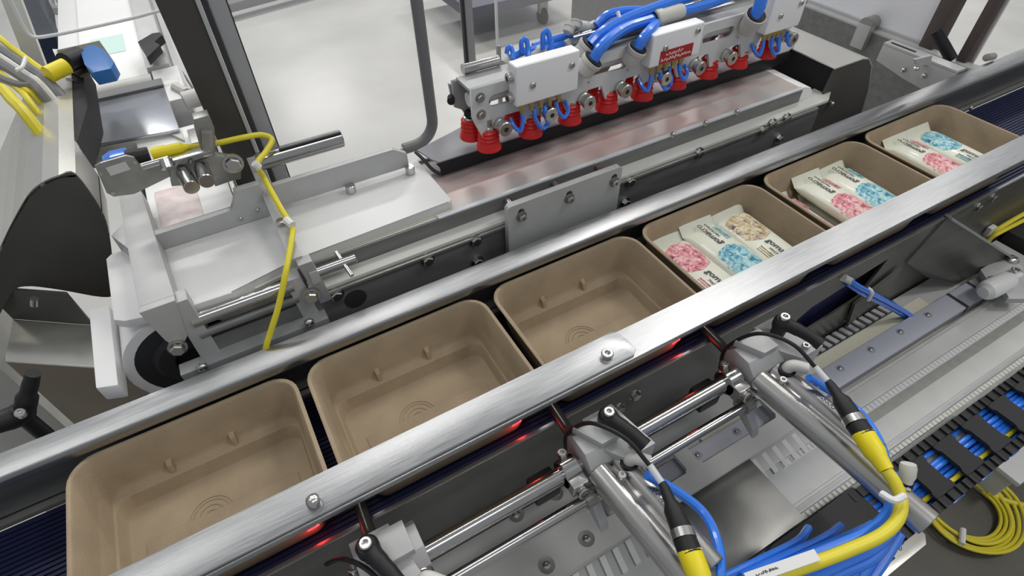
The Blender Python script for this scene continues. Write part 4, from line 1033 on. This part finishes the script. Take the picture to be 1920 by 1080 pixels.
# carriage deck plate with windows
dk = thing('carriage_plate', 'grey machined carriage plate with rectangular windows and countersunk screws', 'plate', (0.4, -0.2, -0.19))
def rr2(x0, x1, y0, y1, r=0.004):
    return [(x0 + r, y0), (x1 - r, y0), (x1, y0 + r), (x1, y1 - r), (x1 - r, y1), (x0 + r, y1), (x0, y1 - r), (x0, y0 + r)]
ZD = -0.186
wA = at(1317, 869, z=ZD); wB = at(1454, 783, z=ZD); wC = at(1292, 883, z=ZD); wD = at(1230, 924, z=ZD)
yA = (wA.y + wB.y) / 2
hplate([(0.02, -0.158), (0.705, -0.158), (0.705, yA - 0.022), (0.02, yA - 0.022)],
       [rr2(wA.x - .002, wB.x + .004, yA, yA + 0.033), rr2(0.452, wC.x - .001, yA, yA + 0.033)], ZD - 0.003, 0.006, 'deck', 'deck', dk)
for u, v in ((1025, 1060), (1100, 1010), (968, 965), (1042, 925)):
    p = at(u, v, z=ZD + 0.0003)
    MB().lathe(p, (0, 0, 1), [(0.0088, 0.0001), (0.0085, 0.0005), (0.005, 0.0), (0, 0.0)], 24).build('countersink', 'alu_dull', dk)
    bolt(dk, p, (0, 0, 1), 0.0045, 'button', 'screw')
MB().box(0.43, 0.455, yA + 0.003, yA + 0.022, ZD, ZD + 0.006, 0.003).build('stop_block', 'alu_dull', dk)

# rods
rod = MB().cyl((-0.25, -0.1960, -0.0560), (0.592, -0.1960, -0.0560), 0.0080, 28).build('cross_rod', 'chrome', None, (0.2, -0.196, -0.056))
tag(rod, 'thicker polished steel rod running along the conveyor through the three stop blocks', 'rod')
rod = MB().cyl((-0.25, -0.2200, -0.0760), (0.600, -0.2200, -0.0760), 0.0052, 24).build('cross_rod', 'chrome', None, (0.2, -0.22, -0.076))
tag(rod, 'thinner polished steel rod parallel to and below the thick one', 'rod')

# gate stop assembly, x0 = left reference
def gate(x0, s, label, sensor_label):
    g = thing('gate_stop', label, 'pneumatic stop', (x0 + 0.03, -0.20, -0.18), 'pneumatic tray stops along the near rail')
    # shaft toward the belt
    MB().cyl((x0 + 0.0135, -0.122, -0.050), (x0 + 0.0115, -0.178, -0.050), 0.0056, 16).build('plunger', 'gun', g)
    MB().cyl((x0 + 0.0155, -0.122, -0.0475), (x0 + 0.0140, -0.176, -0.0475), 0.0022, 8).build('plunger_guide', 'chrome', g)
    # body block with chamfered front
    pts = [(-0.172, -0.040), (-0.180, -0.030), (-0.200, -0.030), (-0.212, -0.042), (-0.212, -0.090), (-0.172, -0.090)]
    MB().prism([(x0 + 0.004, y, z) for y, z in pts], (0.044, 0, 0), 0.001).build('body', 'alu_lt', g)
    MB().prism([(x0 + 0.006, -0.176, -0.030), (x0 + 0.040, -0.176, -0.030), (x0 + 0.040, -0.203, -0.030), (x0 + 0.020, -0.203, -0.030)], (0, 0, 0.009), 0.001).build('head_block', 'alu_lt', g)
    # side block carrying the lever
    lx = x0 + 0.059 + s
    MB().prism([(lx - 0.014, -0.168, -0.032), (lx + 0.020, -0.168, -0.032), (lx + 0.030, -0.222, -0.032), (lx - 0.002, -0.222, -0.032), (lx - 0.014, -0.205, -0.032)], (0, 0, -0.050), 0.001).build('side_block', 'alu_lt', g)
    # lever
    lh = MB().lathe((lx, -0.187, -0.032), (0, 0, 1), [(0, 0), (0.0070, 0), (0.0075, 0.010), (0.0092, 0.014), (0.0092, 0.022), (0.0070, 0.025), (0, 0.025)], 20).build('lever_hub', 'black', g)
    h = MB().tube([(lx, -0.187, -0.0135), (lx + 0.004, -0.200, -0.0120), (lx + 0.009, -0.215, -0.0125), (lx + 0.012, -0.226, -0.0150)], [0.0075, 0.0070, 0.0065, 0.0062, 0.0068], 12, 6).build('lever_arm', 'black', lh)
    bolt(lh, (lx, -0.187, -0.0078), (0, 0, 1), 0.0052, 'socket')
    bolt(g, (lx + 0.012, -0.214, -0.032), (0, 0, 1), 0.004, 'socket')
    # collar around the thick rod
    col_ = MB().lathe((x0 - 0.017, -0.196, -0.056), (1, 0, 0), [(0.008, 0), (0.0130, 0.0), (0.0138, 0.001), (0.0138, 0.016), (0.0130, 0.017), (0.008, 0.017)], 26).build('collar', 'chrome', g)
    MB().box(x0 - 0.017, x0, -0.216, -0.200, -0.066, -0.048, 0.002).build('collar_ear', 'bolt', col_)
    bolt(col_, (x0 - 0.0085, -0.2165, -0.057), (0, -1, 0.3), 0.0062, 'socket')
    bolt(col_, (x0 - 0.0085, -0.1840, -0.045), (0, 0.2, 1), 0.0045, 'socket')
    # clevis down to the thin rod
    MB().prism([(x0 + 0.003, -0.200, -0.085), (x0 + 0.003, -0.212, -0.085), (x0 + 0.003, -0.236, -0.108), (x0 + 0.003, -0.240, -0.120), (x0 + 0.003, -0.225, -0.112), (x0 + 0.003, -0.204, -0.100)], (0.010, 0, 0), 0.001).build('clevis', 'alu_lt', g)
    MB().cyl((x0 - 0.006, -0.2200, -0.0760), (x0 + 0.004, -0.2200, -0.0760), 0.0085, 20).build('rod_boss', 'alu_dull', g)
    # twin-barrel cylinder pointing at the viewer
    def yx(t, off): return V((x0 + 0.0125 + off + 0.013 * t, -0.212 - 0.178 * t, -0.050))
    ba_ = MB().cyl(yx(0, 0), yx(1, 0), 0.0124, 30, ch=0.0008).build('barrel', 'barrel', g)
    MB().cyl(yx(0, 0.024), yx(0.64, 0.024), 0.0112, 30, ch=0.0008).build('barrel', 'barrel', g)
    a = yx(0.02, 0.012); c = yx(0.62, 0.012)
    MB().bar(a, c, 0.020, 0.010, 0.001).build('barrel_web', 'barrel', g)
    bolt(ba_, yx(0.10, 0.010) + V((0, 0, 0.0105)), (0, 0, 1), 0.0040, 'socket')
    strokes(8, 0.0048, yx(0.22, 0.022) + V((0, 0, 0.0112)), (0.07, -1, 0), (1, 0.07, 0), 'ink', ba_, 'type_marking')
    # port ring, elbow fitting, blue tube
    pr_ = yx(0.06, 0.0245)
    MB().cyl(pr_ + V((0, 0, 0.006)), pr_ + V((0, 0, 0.0135)), 0.0085, 18).build('port_ring', 'black', g)
    MB().tube([pr_ + V((0, 0, 0.010)), pr_ + V((0.0005, 0.000, 0.016)), pr_ + V((0.004, -0.003, 0.0195)), pr_ + V((0.012, -0.012, 0.0195))], 0.0060, 12).build('elbow_fitting', 'hdpe_gr', g)
    # end fitting
    e = yx(0.86, 0.0)
    MB().tube([e + V((0.004, 0.004, 0.010)), e + V((0.010, 0.010, 0.018)), e + V((0.014, 0.016, 0.026))], [0.0045, 0.005, 0.0065, 0.0068, 0.006], 12, 3).build('end_fitting', 'hdpe_gr', g)
    MB().cyl(e + V((0.006, 0.006, 0.008)), e + V((0.008, 0.008, 0.014)), 0.0066, 14).build('end_ring', 'black', g)
    # red light spot: small sensor lens
    MB().tube([(x0 - 0.0330, -0.1305, -0.0475), (x0 - 0.0230, -0.1305, -0.0465)], 0.0030, 12, 1).build('indicator_lens', 'led', g, label='glowing red indicator lens')
    MB().box(x0 - 0.033, x0 - 0.010, -0.130, -0.122, -0.055, -0.040, 0.001).build('sensor_head', 'black', g)
    li = bpy.data.lights.new('indicator_glow', 'POINT'); li.energy = 0.005; li.color = (1, 0.03, 0.03); li.shadow_soft_size = 0.004
    lo = bpy.data.objects.new('indicator_glow', li); S.collection.objects.link(lo); lo.location = (x0 - 0.028, -0.1385, -0.050)
    # black lead and sensor box
    MB().box(x0 - 0.045, x0 - 0.018, -0.200, -0.178, -0.088, -0.064, 0.004).build('sensor_box', 'black', g)
    return g
gdefs = [(0.59, 0.0, 'steel pneumatic stop with twin barrels, farthest right, ending beside the black cable chain', ''),
         (0.39, -0.022, 'steel pneumatic stop with twin barrels, the middle one of the three', ''),
         (0.19, -0.050, 'steel pneumatic stop, nearest the bottom edge, only its lever and block in view', '')]
gates = [gate(*gg) for gg in gdefs]

# sensor leads: black arc, plug, knurled ring, yellow plug; blue tube alongside
def lead(dx, label, yl_path, blue_path):
    t = thing('sensor_lead', label, 'cable', at(1600, 780, z=-0.02) + V((dx, 0, 0)), 'sensor leads of the tray stops')
    D = V((dx, 0, 0))
    def P(u, v, z): return at(u, v, z=z) + D
    MB().tube([P(1350, 690, -0.07), P(1360, 655, -0.04), P(1400, 630, -0.012), P(1440, 627, 0.004), P(1490, 648, 0.004), P(1530, 690, -0.008)], 0.0020, 8).build('black_lead', 'black', t)
    MB().tube([P(1528, 688, -0.008), P(1552, 715, -0.012)], 0.0030, 10, 1).build('clear_sleeve', 'film', t)
    a, c = P(1552, 714, -0.012), P(1600, 785, -0.016); d = c - a; L = d.length
    MB().lathe(a, d, [(0, 0), (0.0032, 0), (0.0045, L * .15), (0.0050, L * .4), (0.0080, L * .55), (0.0088, L), (0, L)], 14).build('plug', 'black', t)
    a2, c2 = P(1598, 783, -0.016), P(1606, 796, -0.016)
    MB().cyl(a2, c2, 0.0098, 18).build('knurled_ring', 'bolt', t)
    a3, c3 = P(1606, 796, -0.016), P(1622, 818, -0.016)
    MB().cyl(a3, c3, 0.0092, 16).build('plug_end', 'black', t)
    a4, c4 = P(1616, 810, -0.016), P(1662, 882, -0.020); d = c4 - a4; L = d.length
    MB().lathe(a4, d, [(0, 0), (0.0090, 0), (0.0095, 0.002), (0.0092, L * .55), (0.0075, L * .7), (0.0062, L), (0, L)], 16).build('yellow_plug', 'yellowp', t)
    MB().tube([P(u, v, z) for u, v, z in yl_path], 0.0052, 12).build('yellow_cord', 'yellow', t)
    MB().tube([P(u, v, z) for u, v, z in blue_path], 0.0042, 10).build('blue_tube', 'blue', t)
    return t
yp = [(1660, 880, -.02), (1678, 905, -.024), (1690, 940, -.03), (1682, 975, -.03), (1650, 1005, -.03), (1590, 1032, -.03), (1530, 1055, -.03), (1440, 1085, -.03)]
bp1 = [(1516, 708, -.025), (1560, 735, -.04), (1610, 772, -.05), (1645, 820, -.05), (1662, 870, -.045), (1672, 925, -.045), (1660, 965, -.045), (1620, 1000, -.045), (1540, 1035, -.045), (1440, 1075, -.045)]
lead(0.0, 'black sensor lead joined to a yellow plug and cable, beside the right stop', yp, bp1)
lead(-0.2, 'black sensor lead joined to a yellow plug, beside the middle stop', yp[:4], bp1[:7])
t3 = thing('sensor_lead', 'black sensor lead arching left of the lowest stop lever', 'cable', (0.17, -0.2, -0.05), 'sensor leads of the tray stops')
MB().tube([at(612, 1058, z=-.06), at(640, 1048, z=-.03), at(680, 1062, z=-.02), at(720, 1095, z=-.03)], 0.0020, 8).build('black_lead', 'black', t3)

# hose bundle toward the lower edge
hb = thing('hose_bundle', 'bundle of blue air hoses with a printed white strip sweeping to the bottom edge', 'hoses', (0.6, -0.38, -0.1))
for k, (off, zz) in enumerate(((2, -.06), (20, -.065), (-14, -.07), (38, -.08))):
    MB().tube([at(1700 - k * 6, 905 + off, z=-0.11), at(1692 - k * 5, 960 + off * .6, z=zz), at(1645, 1004 + off, z=zz), at(1570, 1042 + off, z=zz), at(1470, 1090 + off, z=zz)], 0.0042, 10).build('blue_hose', 'blue', hb)
for k in range(3):
    MB().tube([at(1636 - k * 60, 982 + k * 4, z=-.15), at(1596 - k * 50, 1002 + k * 6, z=-.13), at(1510 - k * 40, 1040 + k * 4, z=-.11), at(1430 - k * 40, 1078 + k * 4, z=-.10)], 0.0040, 10).build('blue_hose', 'blue', hb)
for k in range(3):
    MB().tube([at(1672 + k * 8, 985 + k * 8, z=-.10), at(1622 + k * 18, 1040 + k * 6, z=-.11), at(1585 + k * 20, 1100, z=-.12)], 0.0044, 10).build('blue_hose', 'blue', hb)
st = MB().bar(at(1532, 1040, z=-.022), at(1400, 1086, z=-.022), 0.0085, 0.0012).build('marker_strip', 'hdpe', hb, label='white printed marker strip')
strokes(9, 0.0030, at(1420, 1082, z=-.0212), at(1532, 1040, z=-.022) - at(1420, 1082, z=-.022), (-0.3, 0.9, 0), 'ink', hb, 'strip_lettering')
MB().tube([at(1652, 925, z=-.02), at(1676, 938, z=-.016), at(1694, 930, z=-.02)], 0.003, 8, 4).build('cable_tie', 'tie', hb)

# cable chain
ch = thing('cable_chain', 'black plastic cable chain filled with blue hoses, lower right', 'cable chain', (0.9, -0.36, -0.22))
PITCH = 0.0565
wx = [0.8144 + PITCH * k for k in range(-2, 6)]
yA_, yB_ = -0.3245, -0.3900
def cheek(x, y):      # one side plate of a link, with little teeth on top
    b = MB()
    P_ = [(x - PITCH / 2, -0.2000), (x - PITCH * .30, -0.2000)]
    for q in (-0.22, 0.0, 0.22): P_ += [(x + PITCH * (q - .05), -0.2000), (x + PITCH * (q - .05), -0.1968), (x + PITCH * (q + .05), -0.1968), (x + PITCH * (q + .05), -0.2000)]
    P_ += [(x + PITCH * .42, -0.2000), (x + PITCH * .48, -0.206), (x + PITCH * .48, -0.240), (x + PITCH * .42, -0.246), (x - PITCH / 2, -0.246)]
    return b.prism([(a, y, c) for a, c in P_], (0, 0.0110, 0), 0.0006)
def crossbar(x):
    b = MB(); y0, y1 = yB_ + 0.011, yA_ - 0.011; w = 0.0140
    k = 0.0035
    return b.prism([(x - w - k, y0, -0.2020), (x + w + k, y0, -0.2020), (x + w + k, y0 + .007, -0.2020), (x + w, y0 + .010, -0.2020), (x + w, y1 - .010, -0.2020), (x + w + k, y1 - .007, -0.2020), (x + w + k, y1, -0.2020),
                    (x - w - k, y1, -0.2020), (x - w - k, y1 - .007, -0.2020), (x - w, y1 - .010, -0.2020), (x - w, y0 + .010, -0.2020), (x - w - k, y0 + .007, -0.2020)], (0, 0, 0.0040), 0.0008)
for x in wx:
    cheek(x, yA_ - 0.0110).build('link_cheek', 'black', ch)
    cheek(x, yB_).build('link_cheek', 'black', ch)
    crossbar(x + PITCH / 2).build('cross_bar', 'blackm', ch)
crossbar(wx[0] - PITCH / 2).build('cross_bar', 'blackm', ch)
cols = ['blue', 'blue', 'blue', 'blue', 'blue', 'blue', 'yellow', 'blue', 'blue', 'blue']
for k in range(8):
    y = yA_ - 0.0135 - k * 0.0058
    z = -0.209 - (0.005 if k % 3 == 1 else 0) - (0.004 if k > 4 else 0)
    MB().tube([(wx[0] - 0.05, y, z)] + [(wx[0] + i * 0.06, y + 0.001 * math.sin(i * 2.1 + k), z + 0.0015 * math.sin(i * 1.3 + k * 2)) for i in range(8)], 0.0030, 9, 3).build('inner_hose' if cols[k] == 'blue' else 'inner_cable', 'blue' if k != 6 else 'yellow', ch)
for k in range(3):
    y = yA_ - 0.016 - k * 0.016
    MB().tube([(wx[0] - 0.05, y, -0.228), (wx[-1], y, -0.228)], 0.0050, 9, 1).build('inner_hose', 'blue', ch)
# side windows in the near cheek: blue hose bits show on the outer side
for x in wx: MB().box(x - 0.010, x + 0.012, yB_ - 0.0012, yB_ + 0.001, -0.236, -0.226, 0.0004).build('side_gap_hose', 'blue', ch)
# lower run and folded end of the chain
b = MB()
b.prism([(0.540, yA_ + 0.004, -0.225), (0.570, yA_ + 0.004, -0.205), (0.64, yA_ + 0.004, -0.196), (0.70, yA_ + 0.004, -0.198), (0.70, yA_ + 0.004, -0.246), (0.56, yA_ + 0.004, -0.246)], (0, -0.068, 0), 0.003)
b.build('chain_end', 'black', ch)
MB().cyl((0.668, -0.3925, -0.215), (0.668, -0.3960, -0.215), 0.012, 20).build('end_pivot', 'blackm', ch)
MB().box(0.52, 1.1, yB_ + 0.004, yA_ - 0.004, -0.285, -0.262, 0.004).build('lower_run', 'black', ch)
# chain trough
tr = thing('chain_trough', 'bright steel angle under the cable chain with a rounded corner', 'bracket', (0.70, -0.37, -0.29))
a = at(1738, 1015, z=-0.290)
MB().prism([(0.45, -0.335, -0.290), (a.x + .01, -0.335, -0.290), (a.x + .006, a.y + 0.006, -0.290), (a.x - .004, a.y - 0.002, -0.290), (0.45, -0.405, -0.290)], (0, 0, -0.003), 0.0006).build('plate', 'hood', tr)
for u, v in ((1688, 1028), (1668, 1042)): bolt(tr, at(u, v, z=-.289), (0, 0, 1), 0.0025, 'button')

# blue tubes leaving the side-plate cut-out
bt = thing('air_tube_pair', 'pair of blue air tubes leaving the cut-out in the conveyor side plate', 'tubes', (0.85, -0.17, -0.12))
for k in range(2):
    o_ = k * 9
    MB().tube([at(1588, 522 + o_, y=-.149), at(1612, 538 + o_, y=-.158), at(1650, 558 + o_, y=-.170), at(1700, 586 + o_, y=-.185), at(1716, 600 + o_, y=-.195)], 0.0034, 10).build('tube', 'blue', bt)
MB().tube([at(1626, 540, y=-.160), at(1634, 548, y=-.166), at(1628, 562, y=-.166)], 0.003, 8, 4).build('cable_tie', 'tie', bt)
MB().cyl(at(1580, 520, y=-.148), at(1594, 527, y=-.150), 0.005, 12).build('ferrule', 'fitting', bt)
# yellow cable pair at right edge
yc2 = thing('yellow_cable_pair', 'pair of bright yellow cables tied to the side plate at the right edge', 'cables', (1.15, -0.16, -0.12))
for k in range(2):
    MB().tube([at(1990, 362 + k * 14, y=-.158), at(1925, 398 + k * 12, y=-.158), at(1880, 424 + k * 9, y=-.158), at(1858, 440 + k * 6, y=-.155), at(1846, 462 + k * 2, y=-.152)], 0.0036, 10).build('cable', 'yellow', yc2)
MB().box(*(lambda q: (q.x - .008, q.x + .008, q.y - .004, q.y + .004, q.z - .008, q.z + .008))(at(1856, 432, y=-.152)), 0.002).build('cable_clip', 'hdpe_gr', yc2)
bs = at(1905, 368, y=-.155)
# dark cabinet behind right (below side plate)
o = MB().box(1.31, 1.90, -0.30, -0.152, -0.9, -0.20, 0.002).build('machine_base', 'blackm', None, (1.6, -0.2, -0.9))
tag(o, 'black machine base beyond the cross bracket at the right edge', 'machine base')
o = MB().box(-0.3, 1.10, -0.14, 0.02, -0.9, -0.262, 0.002).build('machine_base', 'steel_dk', None, (0.4, -0.06, -0.9))
tag(o, 'dark steel machine base below the tray conveyor', 'machine base')

# floor cable coil
fc = thing('cable_coil', 'coil of yellow cable lying on the floor at the lower right', 'cable coil', at(1850, 960, z=-0.9))
cc = at(1806, 950, z=-.885)
for k in range(6):
    rr_ = 0.078 + 0.0068 * k
    MB().tube([cc + V(((rr_ + .004 * math.sin(a * .7 + k)) * 1.0 * math.cos(a * PI / 12) + 0.002 * k, (rr_ * .92) * math.sin(a * PI / 12) - 0.0015 * k, 0.0045 * (k % 3))) for a in range(25)], 0.0040, 8, 2).build('loop', 'yellow', fc)
MB().tube([at(1852, 922, z=-.88), at(1890, 940, z=-.88), at(1960, 955, z=-.88)], 0.006, 8, 4).build('tail', 'yellow', fc)
MB().tube([at(1806, 992, z=-.868), at(1804, 1020, z=-.868)], 0.006, 8, 1).build('cable_tie', 'tie', fc)
fb = thing('floor_box', 'pale box standing on the floor below the cable chain, right edge', 'box', at(1915, 880, z=-0.9))
a = at(1885, 890, z=-0.80)
MB().box(a.x, a.x + 0.3, a.y - 0.02, a.y + 0.2, -0.90, -0.80, 0.006).build('box', 'hdpe_gr', fb)
MB().box(a.x - 0.01, a.x + 0.31, a.y - 0.03, a.y + 0.21, -0.80, -0.785, 0.004).build('lid', 'hdpe', fb)
